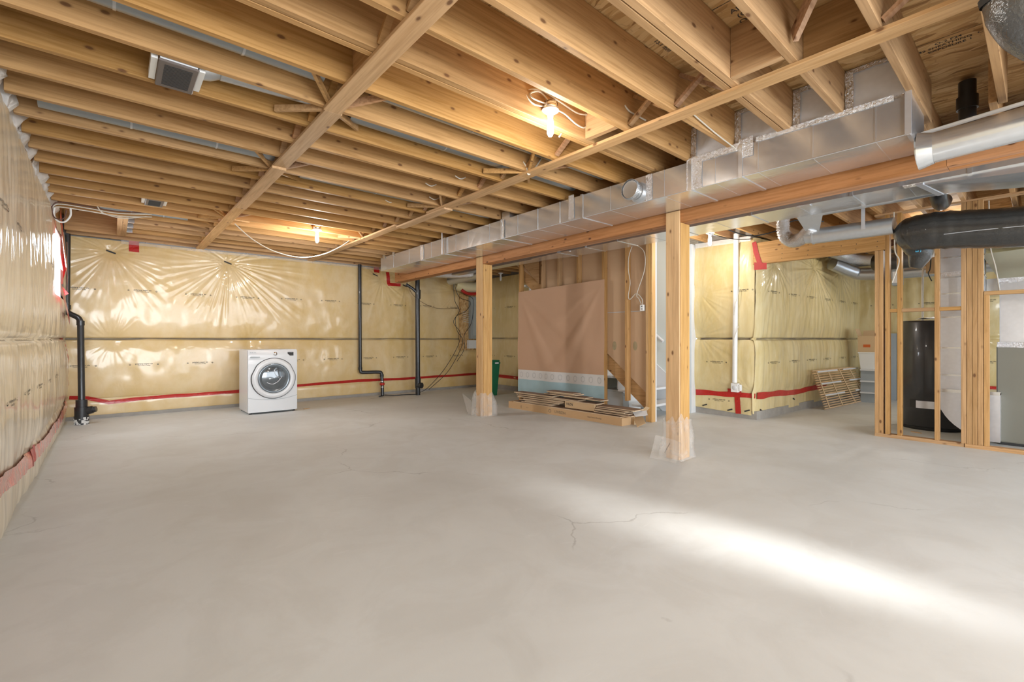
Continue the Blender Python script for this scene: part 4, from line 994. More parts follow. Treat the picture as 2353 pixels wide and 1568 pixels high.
# brown sheet hung on the studs
def cloth_part(z0, z1, name, mat, parent, nz_=40):
    n = 60; vs = []
    def P(u, q):
        y = 6.085 - (6.085 - 4.20) * u
        zt = 1.945 + 0.045 * u; zb = 0.20
        z = zb + (zt - zb) * q
        d = 0.004 + 0.02 * (1 - q) * abs(math.sin(u * 9 + 1.0)) * 0.5
        for (cu, dirn) in ((0.0, 1), (1.0, -1)):    # folds fanning from the top corners
            a = math.atan2((1 - q), abs(u - cu) + 1e-4)
            rr_ = math.hypot(u - cu, 1 - q)
            d += 0.020 * max(0, math.sin(a * 13 + cu)) * min(1, rr_ * 2) * math.exp(-((a - 0.95) / 0.42) ** 2)
        return (5.43 - d - 0.01 * nz(u * 3, q * 3), y, z)
    for j in range(nz_ + 1):
        for i in range(n + 1): vs.append(P(i / n, z0 + (z1 - z0) * j / nz_))
    mb = MB().add(vs, [(j * (n + 1) + i, j * (n + 1) + i + 1, (j + 1) * (n + 1) + i + 1, (j + 1) * (n + 1) + i) for j in range(nz_) for i in range(n)], True)
    return part(name, mb, mat, parent), P
hs = thing('hanging_sheet', 'brown cloth sheet with white and blue bands hung on the stair studs', 'cloth', (5.42, 5.15, 0.2))
cloth_part(0.218, 1.0, 'brown_cloth', CLOTHB, hs, 60)
_, PS = cloth_part(0.125, 0.218, 'white_band', CLOTHW, hs, 8)
cloth_part(0.0, 0.125, 'blue_band', CLOTHL, hs, 8)
rg = MB()
for k in range(12):
    cu, cq = 0.05 + 0.082 * k, 0.171; n = 18; vs = []
    for j in range(n):
        a = 2 * math.pi * j / n
        for r_ in (0.020, 0.015):
            p = PS(cu + r_ * math.cos(a), cq + r_ * 1.35 * math.sin(a)); vs.append((p[0] - 0.003, p[1], p[2]))
    rg.add(vs, [(2 * j, (2 * j + 2) % (2 * n), (2 * j + 3) % (2 * n), 2 * j + 1) for j in range(n)])
part('ring_pattern', rg, GREYRING, hs)

# ================================================================== FLOORING CARTONS AND PLANKS
ct = thing('flooring_carton', 'long flat brown carton on the floor under the laminate planks', 'carton', (4.95, 4.6, 0))
def yawbox(x0, y0, y1, z0, z1, wd, ang=0.023):
    P = [(x0 - ang * (y1 - y) + 0.0, y) for y in (y0, y1)]
    a = [(P[0][0], P[0][1]), (P[0][0] + wd, P[0][1] + 0.0), (P[1][0] + wd, P[1][1]), (P[1][0], P[1][1])]
    return MB().add([(x, y, z0) for x, y in a] + [(x, y, z1) for x, y in a], [(0, 3, 2, 1), (4, 5, 6, 7), (0, 1, 5, 4), (1, 2, 6, 5), (2, 3, 7, 6), (3, 0, 4, 7)])
def cxl(y): return 4.885 + 0.02 * (5.71 - y)
def cbox(y0, y1, z0, z1, dx0, dx1):
    a = [(cxl(y0) + dx0, y0), (cxl(y0) + dx1, y0), (cxl(y1) + dx1, y1), (cxl(y1) + dx0, y1)]
    return MB().add([(x, y, z0) for x, y in a] + [(x, y, z1) for x, y in a], [(0, 3, 2, 1), (4, 5, 6, 7), (0, 1, 5, 4), (1, 2, 6, 5), (2, 3, 7, 6), (3, 0, 4, 7)])
part('carton_body', cbox(3.54, 5.72, 0.0, 0.105, 0.0, 0.20), CARD, ct)
tm = MB()
def cfn(y, z): return lambda u, v: (cxl(y - u) - 0.0015, y - u, z + v)
FINK = plain('faded_ink', (0.25, 0.19, 0.12), 0.8)
for tx, sz, yy, zz in (('UWBZIN', 0.055, 4.60, 0.05), ('O', 0.075, 4.80, 0.05), ('((', 0.05, 5.42, 0.05), ('o x', 0.03, 5.28, 0.05), ('https://www.flooring', 0.028, 3.98, 0.055)):
    part('printed_marking', text_mb(MB(), tx, sz, cfn(yy, zz)), FINK, ct)
ct2 = thing('flooring_carton', 'second brown carton lying behind the first, half under planks', 'carton', (5.1, 4.6, 0))
part('carton_body', cbox(3.50, 5.66, 0.0, 0.10, 0.21, 0.40), CARD2, ct2)
part('carton_flap', MB().bar((5.20, 3.50, 0.13), (5.05, 3.33, 0.03), 0.12, 0.004, (0.6, -0.4, 0.5)), CARD2, ct2)
part('carton_flap', MB().bar((5.28, 3.52, 0.10), (5.33, 3.42, 0.22), 0.14, 0.004, (1, 0, 0)), CARD2, ct2)
ct3 = thing('open_carton', 'short brown carton sandwiched among the laminate planks', 'carton', (5.0, 4.2, 0.12))
part('carton_body', cbox(4.02, 4.55, 0.128, 0.235, 0.05, 0.22), CARD2, ct3)
tm = MB(); text_mb(tm, 'V3ZN', 0.05, lambda u, v: (cxl(4.46 - u) + 0.048, 4.46 - u, 0.18 + v)); part('printed_marking', tm, INK, ct3)
def plank(y0, y1, z, dx0, wd, label, group='laminate planks on the cartons', yaw=0.0):
    t = thing('laminate_plank', label, 'plank', (4.95 + dx0, (y0 + y1) / 2, z), group)
    def pb(z0, z1, e):
        a = [(cxl(y0) + dx0 + yaw, y0 + e), (cxl(y0) + dx0 + wd + yaw, y0 + e), (cxl(y1) + dx0 + wd - yaw, y1 - e), (cxl(y1) + dx0 - yaw, y1 - e)]
        return MB().add([(x, y, q) for q in (z0, z1) for x, y in a], [(0, 3, 2, 1), (4, 5, 6, 7), (0, 1, 5, 4), (1, 2, 6, 5), (2, 3, 7, 6), (3, 0, 4, 7)])
    part('core', pb(z, z + 0.0095, 0), CORE, t); part('wear_layer', pb(z + 0.0096, z + 0.0125, 0.001), LAMIN, t)
PN = ['first', 'second', 'third', 'fourth', 'fifth', 'sixth', 'seventh', 'eighth']
for args in ((3.56, 5.60, 0.106, 0.0, 0.19, 'long grey-brown plank lying directly on the front carton'), (3.62, 5.55, 0.106, 0.2, 0.19, 'long plank lying directly on the rear carton'), (4.80, 5.45, 0.120, 0.03, 0.18, 'lowest short plank at the left end of the plank stack')):
    plank(*args)
z = 0.136
for k, (a, b, dx, yw) in enumerate(((4.78, 5.35, 0.02, 0.01), (4.70, 5.50, 0.05, 0.02), (4.66, 5.40, 0.03, 0.0), (4.60, 5.58, 0.06, -0.01), (4.58, 5.52, 0.04, 0.015), (4.62, 5.60, 0.07, 0.0), (3.98, 5.48, 0.03, 0.012), (4.30, 5.62, 0.05, -0.02))):
    plank(a, b, z + 0.0145 * k, dx, 0.18, 'laminate plank %s from the bottom of the left stack above its lowest' % PN[k], yaw=yw)
z = 0.2535
for a, b, dx, lb_ in ((4.78, 5.62, 0.03, 'dark-topped plank along the left top of the stack'), (3.95, 4.62, 0.10, 'dark plank sticking out to the right at the stack top'), (4.20, 5.0, 0.08, 'dark plank just under the small topmost pile')): plank(a, b, z, dx, 0.17, lb_); z += 0.0135
for a, b, dx, lb_ in ((4.42, 4.92, 0.12, 'lowest of the three short planks crowning the stack'), (4.38, 4.95, 0.1, 'middle of the three short planks crowning the stack'), (4.42, 4.95, 0.08, 'topmost short plank of the whole stack')): plank(a, b, z, dx, 0.17, lb_); z += 0.0135
z = 0.128
for k, (a, b, dx) in enumerate(((3.42, 4.01, 0.03), (3.48, 4.01, 0.05), (3.52, 4.01, 0.02), (3.45, 4.0, 0.06), (3.40, 4.0, 0.08))): plank(a, b, z, dx, 0.19, '%s plank from the bottom of the low right-hand pile' % PN[k]); z += 0.0175
single('paper_scrap', MB().add([(5.10, 3.50, 0.165), (5.02, 3.40, 0.13), (5.14, 3.30, 0.15), (5.24, 3.38, 0.19), (5.10, 3.50, 0.167), (5.02, 3.40, 0.132), (5.14, 3.30, 0.152), (5.24, 3.38, 0.192)], [(0, 1, 2, 3), (4, 5, 6, 7), (0, 1, 5, 4), (1, 2, 6, 5), (2, 3, 7, 6), (3, 0, 4, 7)]), WHITE, 'small white paper scrap at the open end of the cartons', 'paper')

# ================================================================== WASHER
wm = thing('washing_machine', 'white front-load washing machine against the back wall', 'washing machine', (1.85, 7.9, 0))
wx0, wx1, wy, wh = 1.505, 2.190, 7.66, 0.957
part('cabinet', B(wx0, wx1, wy, 8.26, 0.02, wh, b=0.012), WHITE, wm)
# bowed front panels
def bow(u): return 0.022 * (1 - (2 * u - 1) ** 2)
def front(z0, z1, off, name, n=24, m=4, zc=None):
    vs = []
    for j in range(m + 1):
        for i in range(n + 1):
            u = i / n; zz0 = z0 + (zc(u) if zc else 0)
            vs.append((wx0 + 0.004 + (wx1 - wx0 - 0.008) * u, wy - off - bow(u), zz0 + (z1 - zz0) * j / m))
    mb = MB().add(vs, [(j * (n + 1) + i, j * (n + 1) + i + 1, (j + 1) * (n + 1) + i + 1, (j + 1) * (n + 1) + i) for j in range(m) for i in range(n)], True)
    return mb
sag = lambda u: -0.045 * (1 - (2 * u - 1) ** 2)
kick_top = 0.245
part('front_panel', front(kick_top + 0.006, wh - 0.148, 0.012, 'f', zc=sag), WHITE, wm)
vs = []; n = 24
for j in range(3):
    for i in range(n + 1):
        u = i / n; zt = kick_top + sag(u); vs.append((wx0 + 0.004 + (wx1 - wx0 - 0.008) * u, wy - 0.012 - bow(u), 0.03 + (zt - 0.03) * j / 2))
part('kick_panel', MB().add(vs, [(j * (n + 1) + i, j * (n + 1) + i + 1, (j + 1) * (n + 1) + i + 1, (j + 1) * (n + 1) + i) for j in range(2) for i in range(n)], True), WHITE, wm)
vs = []
for i in range(n + 1):
    u = i / n
    for dz in (-0.001, 0.007): vs.append((wx0 + 0.004 + (wx1 - wx0 - 0.008) * u, wy - 0.0105 - bow(u) * 0.98, kick_top + sag(u) + dz))
part('panel_gap', MB().add(vs, [(2 * i, 2 * i + 2, 2 * i + 3, 2 * i + 1) for i in range(n)], True), GREYP, wm)
# control panel sloping back to the top
vs = []
for z, off in ((wh - 0.15, 0.012), (wh - 0.10, 0.016), (wh - 0.03, 0.010), (wh - 0.004, -0.01)):
    for i in range(n + 1):
        u = i / n; vs.append((wx0 + 0.004 + (wx1 - wx0 - 0.008) * u, wy - off - bow(u), z))
cp = part('control_panel', MB().add(vs, [(j * (n + 1) + i, j * (n + 1) + i + 1, (j + 1) * (n + 1) + i + 1, (j + 1) * (n + 1) + i) for j in range(3) for i in range(n)], True), WHITE, wm)
part('dial', MB().lathe((1.865, wy - 0.034, 0.893), [(0.0, -0.032), (0.022, -0.032), (0.028, -0.024), (0.030, 0.0)], 'Y', 28), CHROME, cp)
part('display', B(2.045, 2.130, wy - 0.0275, wy - 0.012, 0.862, 0.918), DARK, cp)
for xx, zz, ww in ((2.06, 0.905, 0.012), (2.085, 0.905, 0.02), (2.11, 0.905, 0.008), (2.06, 0.875, 0.006), (2.09, 0.875, 0.008), (2.115, 0.875, 0.006)): part('display_mark', B(xx, xx + ww, wy - 0.0285, wy - 0.0276, zz, zz + 0.004), GREYP, cp)
part('drawer_lip', MB().prism([(wy - 0.02, 0.838), (wy - 0.038, 0.842), (wy - 0.036, 0.850), (wy - 0.02, 0.858)], 'X', wx0 + 0.03, wx0 + 0.155), GREYP, cp)
for xx in (0.03, 0.055, 0.085): part('badge_mark', B(wx0 + xx, wx0 + xx + 0.014, wy - 0.029, wy - 0.02, 0.914, 0.922), GREYP, cp)
# door
def dshape(a, r0):   # circle with clipped upper shoulders and a flat top
    R0 = r0
    c_, s_ = math.cos(a), math.sin(a)
    if s_ > 0.05:
        p, q = (0.19, 0.295), (0.300, 0.055)
        nx_, ny_ = (p[1] - q[1]), (q[0] - p[0]); d_ = nx_ * p[0] + ny_ * p[1]
        den = nx_ * abs(c_) + ny_ * s_
        lim = d_ / den if den > 1e-6 else 9
        lim2 = (0.295 + 0.012 * (1 - (c_ / 0.6) ** 2)) / s_
        R0 = min(0.305, lim, lim2) * r0 / 0.305
    return R0 * c_, R0 * s_
dn = 96; dcx, dcz = 1.850, 0.525
def ring_mb(rings, ymat):
    vs = []
    for r_, y_ in rings:
        for k in range(dn):
            a = 2 * math.pi * k / dn
            if r_ > 0.24: x, z = dshape(a, r_)
            else: x, z = math.cos(a) * r_, math.sin(a) * r_
            vs.append((dcx + x, y_, dcz + z))
    return MB().add(vs, [(j * dn + k, j * dn + (k + 1) % dn, (j + 1) * dn + (k + 1) % dn, (j + 1) * dn + k) for j in range(len(rings) - 1) for k in range(dn)], True)
part('door_gap', ring_mb([(0.308, wy - 0.012), (0.308, wy - 0.036), (0.300, wy - 0.037)], 0), DARK, wm)
door = part('door', ring_mb([(0.300, wy - 0.030), (0.298, wy - 0.052), (0.285, wy - 0.062), (0.232, wy - 0.066), (0.224, wy - 0.058)], 0), WHITE, wm)
part('door_trim_ring', ring_mb([(0.224, wy - 0.058), (0.220, wy - 0.068), (0.200, wy - 0.066), (0.170, wy - 0.054), (0.166, wy - 0.044)], 0), plain('blue_grey_ring', (0.17, 0.20, 0.225), 0.22, 0.35, coat=0.6), door)
GL2 = plain('dark_door_glass', (0.10, 0.115, 0.125), 0.08, 0.2, coat=1.0, var=0.5, vs=5)
part('door_glass', ring_mb([(0.168, wy - 0.044), (0.13, wy - 0.052), (0.07, wy - 0.058), (0.002, wy - 0.060)], 0), GL2, door)
rg2 = MB()
rg2.tube(smooth_path([(dcx - 0.10, wy - 0.059, dcz - 0.06), (dcx - 0.02, wy - 0.064, dcz - 0.085), (dcx + 0.06, wy - 0.062, dcz - 0.04), (dcx + 0.11, wy - 0.056, dcz + 0.03)], 8), 0.004, 6)
part('drum_rib', rg2, CHROME, door)
part('drum_rib', MB().tube(smooth_path([(dcx + 0.0, wy - 0.060, dcz + 0.13), (dcx + 0.02, wy - 0.063, dcz + 0.05), (dcx + 0.08, wy - 0.060, dcz - 0.01)], 8), 0.0035, 6), CHROME, door)
for x in (wx0 + 0.04, wx1 - 0.04):
    for y in (wy + 0.03, 8.22): part('foot', MB().lathe((x, y, 0.0), [(0.0, 0.0), (0.02, 0.0), (0.02, 0.008), (0.01, 0.022)], 'Z', 14), DARK, wm)

# ================================================================== DRAIN PIPES
def pipe_thing(label, loc): return thing('drain_pipe', label, 'pipe', loc)
t = pipe_thing('black drain pipe with an offset and cleanout in the left corner', (-0.31, 8.3, 0))
part('pipe', MB().tube([(-0.445, 8.5, 2.52), (-0.45, 8.48, 1.52)], 0.032, 20), BLACK, t)
part('offset', MB().tube(smooth_path([(-0.45, 8.48, 1.54), (-0.44, 8.47, 1.47), (-0.34, 8.43, 1.40), (-0.315, 8.42, 1.33)], 6), 0.034, 20), BLACK, t)
part('pipe', MB().tube([(-0.315, 8.42, 1.36), (-0.30, 8.30, 0.28)], 0.036, 20), BLACK, t)
for z_, x_, y_ in ((1.54, -0.45, 8.48), (1.33, -0.315, 8.415)): part('coupling', MB().tube([(x_, y_, z_ - 0.03), (x_, y_, z_ + 0.03)], 0.042, 20), BLACK, t)
part('coupling', MB().tube([(-0.30, 8.29, 0.22), (-0.30, 8.29, 0.32)], 0.060, 24), BLACK, t)
part('cleanout_tee', MB().tube([(-0.30, 8.28, 0.10), (-0.30, 8.28, 0.225)], 0.072, 24), BLACK, t)
part('cleanout_branch', MB().tube([(-0.30, 8.28, 0.16), (-0.19, 8.25, 0.185)], 0.05, 20), BLACK, t)
part('cleanout_plug', MB().tube([(-0.19, 8.25, 0.185), (-0.155, 8.24, 0.19)], [0.04, 0.036], 20), BLACK, t)
part('base_coupling', MB().tube([(-0.30, 8.27, 0.0), (-0.30, 8.27, 0.11)], 0.076, 24), BLACK, t)
gr = MB()
for k in range(26):
    a = random.uniform(R(190), R(350)); z_ = random.uniform(0.005, 0.085); q = random.uniform(0.006, 0.016)
    gr.obox((-0.30 + 0.077 * math.cos(a), 8.27 + 0.077 * math.sin(a), z_), (-math.sin(a) * q, math.cos(a) * q, 0), (math.cos(a) * 0.002, math.sin(a) * 0.002, 0), (0, 0, q * 0.9))
g2 = part('white_residue', gr, GROUT, t); g2['kind'] = 'stuff'
t = pipe_thing('thin black drain pipe with a z-bend near the floor, right of the washer', (4.0, 8.5, 0))
part('pipe', MB().tube([(3.60, 8.62, 2.55), (3.60, 8.60, 0.55)], 0.032, 20), BLACK, t)
part('trap_bend', MB().tube(smooth_path([(3.60, 8.60, 0.58), (3.605, 8.59, 0.50), (3.65, 8.58, 0.475), (3.93, 8.53, 0.47), (3.99, 8.52, 0.45), (4.0, 8.515, 0.38)], 7), 0.033, 20), BLACK, t)
part('pipe', MB().tube([(4.0, 8.515, 0.42), (4.0, 8.48, 0.0)], 0.032, 20), BLACK, t)
for z_ in (0.55, 0.40): part('coupling', MB().tube([(3.60 if z_ > 0.5 else 4.0, 8.60 if z_ > 0.5 else 8.513, z_ - 0.025), (3.60 if z_ > 0.5 else 4.0, 8.60 if z_ > 0.5 else 8.513, z_ + 0.025)], 0.038, 20), BLACK, t)
part('red_valve_ring', MB().lathe((4.0, 8.495, 0.235), [(0.033, 0.025), (0.048, 0.02), (0.048, -0.02), (0.033, -0.025)], 'Z', 20), RED, t, 'red coupling ring')
part('hose_clamp', MB().tube([(4.0, 8.50, 0.28), (4.0, 8.50, 0.295)], 0.036, 20), CHROME, t)
part('hose_clamp', MB().tube([(4.0, 8.488, 0.17), (4.0, 8.488, 0.185)], 0.036, 20), CHROME, t)
t = pipe_thing('thick black drain stack with side branch below the beam end', (4.62, 8.2, 0))
part('pipe', MB().tube([(4.62, 8.22, 2.54), (4.62, 8.20, 0.0)], 0.047, 24), BLACK, t)
part('side_branch', MB().tube([(4.62, 8.20, 2.02), (4.52, 8.23, 2.12), (4.40, 8.28, 2.20)], 0.028, 16), BLACK, t)
part('coupling', MB().tube([(4.62, 8.20, 1.92), (4.62, 8.20, 2.10)], 0.054, 24), BLACK, t)
part('coupling', MB().tube([(4.62, 8.20, 0.14), (4.62, 8.20, 0.34)], 0.058, 24), BLACK, t)
part('cleanout_plug', MB().tube([(4.62, 8.19, 0.19), (4.655, 8.105, 0.19)], 0.058, 24), BLACK, t)
cable([(4.0, 8.44, 0.012), (3.9, 8.40, 0.01), (3.88, 8.36, 0.01)], 'short black hose end on the floor at the thin drain pipe', 0.010, BLACK, 'black_hose', 'hose')
cable([(4.02, 8.44, 0.02), (4.2, 8.34, 0.012), (4.42, 8.3, 0.012), (4.58, 8.14, 0.02)], 'black hose along the floor between the two drain pipes', 0.009, BLACK, 'black_hose', 'hose')
for k, pts in enumerate(([(5.67, 8.5, 2.35), (5.70, 8.5, 1.97), (5.82, 8.5, 1.74), (5.67, 8.5, 1.49), (5.85, 8.5, 1.24), (5.76, 8.5, 0.92), (5.42, 8.5, 0.45), (4.99, 8.42, 0.11), (4.72, 8.3, 0.03)],
                         [(5.67, 8.48, 2.36), (5.80, 8.48, 2.05), (6.1, 8.48, 1.95), (6.0, 8.48, 1.75), (5.72, 8.48, 1.6), (5.75, 8.48, 1.3), (5.9, 8.48, 1.1), (5.82, 8.48, 0.85), (5.5, 8.48, 0.4), (5.0, 8.42, 0.06)],
                         [(5.67, 8.49, 2.37), (5.95, 8.49, 2.12), (6.2, 8.49, 2.0), (6.15, 8.49, 1.5), (5.95, 8.49, 1.2), (5.95, 8.49, 0.9), (5.75, 8.49, 0.62)])):
    cable(pts, ['leftmost black cable running from the wall top to the floor', 'black cable crossing behind the leftmost one to the floor', 'black cable looping past the grey electrical panel'][k], 0.006, BLACK, 'black_cable')
cable([(4.5, 8.5, 2.36), (4.7, 8.5, 2.0), (5.2, 8.5, 1.78), (5.8, 8.5, 1.80)], 'thin brown wire sagging across the back wall to the panel board', 0.004, BROWNW, 'thin_wire')

# electrical panel on OSB board
pb_ = thing('panel_board', 'chipboard backing panel fixed to the back wall', 'board', (6.2, 8.64, 0.87))
part('board', B(5.93, 6.5, 8.60, 8.66, 0.86, 2.14), OSB, pb_)
ep = thing('electrical_panel', 'tall grey breaker panel mounted on the chipboard', 'electrical panel', (6.3, 8.55, 1.11))
part('enclosure', B(6.14, 6.50, 8.50, 8.598, 1.12, 2.08, b=0.006), plain('panel_grey', (0.30, 0.33, 0.33), 0.4), ep)
part('panel_door', B(6.20, 6.46, 8.492, 8.50, 1.2, 2.0), plain('panel_grey_light', (0.36, 0.39, 0.39), 0.35), ep)
part('label_card', B(6.10, 6.42, 8.52, 8.598, 0.90, 1.09), WHITE, ep, 'white box below the breaker panel')
tm = MB(); text_mb(tm, '2:', 0.09, lambda u, v: (6.33 + u, 8.518, 1.02 + v)); part('printed_marking', tm, DARK, ep)
for k in range(6):
    z_ = 1.72 - 0.045 * k
    cable([(5.97, 8.585, z_), (6.02, 8.56, z_ + 0.015), (6.10, 8.56, z_ - 0.01), (6.15, 8.57, z_)], 'white branch cable into the breaker panel, %s from the top' % ['first', 'second', 'third', 'fourth', 'fifth', 'lowest, sixth'][k], 0.006, group='branch cables into the breaker panel')
tp = thing('red_taped_bundle', 'red-taped insulation bundle above the breaker panel', 'insulation', (6.1, 8.55, 2.2))
mb = MB(); vs = []; n = 16
part('insulation_roll', MB().tube(smooth_path([(5.75, 8.55, 2.32), (6.0, 8.52, 2.28), (6.3, 8.52, 2.30), (6.48, 8.52, 2.42)], 6), 0.12, 20), POLYP, tp)
part('red_tape', MB().tube(smooth_path([(5.84, 8.44, 2.20), (6.0, 8.42, 2.13), (6.3, 8.42, 2.16), (6.48, 8.42, 2.3), (6.46, 8.42, 2.44), (6.3, 8.42, 2.5)], 6), 0.035, 10), RED, tp)
fdx = thing('foil_flex_duct', 'pale flexible duct lying along the beam end at the back wall', 'duct', (5.2, 7.9, 2.4))
part('flex_tube', MB().tube(smooth_path([(4.85, 8.0, 2.42), (5.2, 7.7, 2.40), (5.6, 7.3, 2.42)], 8), [0.07 + 0.004 * (i % 2) for i in range(17)], 20), FOIL, fdx)
bay = thing('round_pipe', 'white-wrapped round pipe near the ceiling behind the beam', 'pipe', (5.5, 8.0, 2.4))
part('pipe_run', MB().tube([(5.45, 8.3, 2.36), (5.49, 7.6, 2.385), (5.5, 7.2, 2.40)], 0.09, 20), STEELP, bay)

# green bin
gb = thing('green_bin', 'green wheeled bin standing behind the far post', 'bin', (5.62, 7.2, 0))
gx, gy = 5.665, 7.25
mb = MB(); vs = []
for z_, h_ in ((0.06, 0.125), (0.62, 0.16)):
    vs += [(gx - h_, gy - h_, z_), (gx + h_, gy - h_, z_), (gx + h_, gy + h_, z_), (gx - h_, gy + h_, z_)]
mb.add(vs, [(0, 3, 2, 1), (4, 5, 6, 7), (0, 1, 5, 4), (1, 2, 6, 5), (2, 3, 7, 6), (3, 0, 4, 7)])
part('bin_body', mb, GREEN, gb)
part('bin_rim', B(gx - 0.172, gx + 0.172, gy - 0.172, gy + 0.172, 0.62, 0.66, b=0.008), GREEN, gb)
part('bin_lid', B(gx - 0.165, gx + 0.165, gy - 0.165, gy + 0.125, 0.66, 0.70, b=0.012), GREEN, gb)
part('bin_label', B(gx + 0.03, gx + 0.12, gy - 0.1745, gy - 0.172, 0.625, 0.655), WHITEP, gb)
for s_ in (-1, 1): part('wheel', MB().tube([(gx + s_ * 0.11, gy + 0.12, 0.06), (gx + s_ * 0.14, gy + 0.12, 0.06)], 0.06, 18), DARK, gb)
part('foot', B(gx - 0.10, gx + 0.12, gy - 0.125, gy - 0.09, 0.0, 0.062), GREEN, gb)

# conduit with receptacle on the box corner
cd = thing('conduit', 'white vertical conduit on the insulated corner with an outlet box', 'conduit', (6.62, 2.84, 0.4))
part('conduit_tube', MB().tube([(6.645, 2.845, 2.60), (6.645, 2.865, 0.50)], 0.033, 20), WHITEP, cd)
ob_ = part('outlet_box', B(6.60, 6.655, 2.80, 2.90, 0.37, 0.495, b=0.004), WHITEP, cd)
part('outlet_face', MB().lathe((6.599, 2.85, 0.435), [(0.0, -0.002), (0.030, -0.002), (0.033, 0.001)], 'X', 24), WHITE, ob_)
part('outlet_side_box', B(6.60, 6.655, 2.765, 2.80, 0.39, 0.48, b=0.008), WHITEP, cd)
cable([(6.62, 2.79, 1.85), (6.605, 2.81, 1.7), (6.60, 2.84, 1.6), (6.61, 2.86, 1.45)], 'thin white cable winding round the upper white conduit', 0.004)
cable([(6.62, 2.80, 1.3), (6.60, 2.83, 1.2), (6.60, 2.86, 1.1), (6.62, 2.87, 1.0)], 'thin white cable winding round the conduit at seam height', 0.004)

# ================================================================== PARTITION (utility room)
px0, px1 = 6.65, 6.739
wall_partition = struct('wall_partition', MB().box(px0, px1, 0.545, 1.285, 0.0, 0.038, b=0.002), WY)
part('bottom_plate', B(px0 - 0.004, px1 - 0.004, -3.2, 0.54, 0.0, 0.038, b=0.002), WY, wall_partition)
for y0, z1 in ((1.245, 2.135), (1.205, 2.135), (1.150, 2.53), (1.043, 2.53), (0.733, 2.53), (0.487, 2.53), (0.446, 2.53), (0.405, 2.53), (-0.45, 2.53), (-0.9, 2.53), (-1.35, 2.53)):
    part('stud', B(px0, px1, y0, y0 + 0.038, 0.038, z1, b=0.002), WZ, wall_partition)
part('stud', B(px0, px1, 0.528, 0.566, 0.038, 2.53, b=0.002), WZ, wall_partition)
part('stud', B(px0, px1, 0.363, 0.401, 0.038, 1.562, b=0.002), WZ, wall_partition)
for a, b in ((1.081, 1.150), (0.771, 1.043), (0.566, 0.733)): part('blocking', B(px0 + 0.004, px1, a, b, 1.42, 1.458, b=0.002), WY, wall_partition)
part('rough_sill', B(px0, px1, -0.45, 0.401, 1.562, 1.60, b=0.002), WY, wall_partition)
part('top_plate', B(px0, px1, -3.2, 1.285, 2.53, 2.549), WY, wall_partition)
hd = part('header', B(px0 - 0.005, px0 + 0.033, 1.188, 2.62, 2.137, 2.43, b=0.002), WY, wall_partition, 'pale timber header with nail heads')
part('header', B(px0 + 0.035, px0 + 0.073, 1.188, 2.62, 2.137, 2.43, b=0.002), WY, wall_partition)
nl = MB()
for y in (2.25, 1.95, 1.6, 1.45, 1.25):
    for z_ in (2.18, 2.24, 2.31): nl.lathe((px0 - 0.0055, y + 0.01 * math.sin(z_ * 90), z_), [(0.0, 0.0), (0.005, 0.0)], 'X', 8)
nl = part('nail_head', nl, DARK, hd); nl['kind'] = 'stuff'
ht = thing('header_tape', 'red tape strip stuck on the left end of the pale header', 'tape', (6.64, 2.56, 2.1))
part('tape_piece', MB().add([(6.638, 2.63, 2.44), (6.638, 2.575, 2.45), (6.64, 2.50, 2.15), (6.64, 2.56, 2.14), (6.6385, 2.61, 2.30), (6.6385, 2.545, 2.30)], [(0, 1, 5, 4), (4, 5, 2, 3)]), REDM, ht)
part('tape_piece', MB().add([(6.636, 2.60, 2.06), (6.636, 2.44, 2.055), (6.636, 2.44, 2.14), (6.636, 2.60, 2.165)], [(0, 1, 2, 3)]), REDM, ht)

# ================================================================== UTILITY ROOM CONTENTS
wh_ = thing('water_heater', 'tall black cylindrical water heater behind the partition studs', 'water heater', (7.80, 0.93, 0))
hx, hy = 7.80, 0.93
part('tank', MB().lathe((hx, hy, 0), [(0.0, 0.035), (0.30, 0.035), (0.318, 0.05), (0.318, 1.325), (0.305, 1.345), (0.0, 1.355)], 'Z', 56), HEAT, wh_)
part('base_ring', MB().lathe((hx, hy, 0), [(0.0, 0.0), (0.30, 0.0), (0.30, 0.04)], 'Z', 48), DARK, wh_)
def arc_patch(a0, a1, z0, z1, r_=0.321):
    n = 14; vs = []
    for k in range(n + 1):
        a = a0 + (a1 - a0) * k / n; vs += [(hx + r_ * math.cos(a), hy + r_ * math.sin(a), z0), (hx + r_ * math.cos(a), hy + r_ * math.sin(a), z1)]
    return MB().add(vs, [(2 * k, 2 * k + 2, 2 * k + 3, 2 * k + 1) for k in range(n)], True)
part('burner_cover', arc_patch(R(160), R(215), 0.27, 0.36), PANEL, wh_)
part('burner_slot', arc_patch(R(148), R(160), 0.27, 0.37), DARK, wh_)
lb = MB(); vs = []
n, m = 12, 6
for j in range(m + 1):
    for k in range(n + 1):
        a = 2 * math.pi * k / n; r_ = 0.20 * (j / m) * (1 + 0.2 * nz(a, 2))
        vs.append((hx - 0.08 + r_ * math.cos(a), hy - 0.02 + r_ * 0.8 * math.sin(a), 1.39 + 0.02 * nz(a * 2, j) - 0.02 * (j / m)))
lb.add(vs, [(j * (n + 1) + k, j * (n + 1) + k + 1, (j + 1) * (n + 1) + k + 1, (j + 1) * (n + 1) + k) for j in range(m) for k in range(n)], True)
single('insulation_scrap', lb, WHITEP, 'crumpled pale insulation on top of the black water heater', 'insulation')
for k, (dx, dy) in enumerate(((0.1, 0.1), (0.1, -0.1))):
    single('water_pipe', MB().tube(smooth_path([(hx + dx, hy + dy, 1.35), (hx + dx, hy + dy, 1.8), (hx + dx + 0.1, hy + dy, 2.2), (hx + dx + 0.3, hy + dy, 2.5)], 6), 0.012, 10), BROWNW if k else WHITEP, ['white water pipe rising from the water heater', 'brown water pipe rising from the water heater'][k], 'pipe')
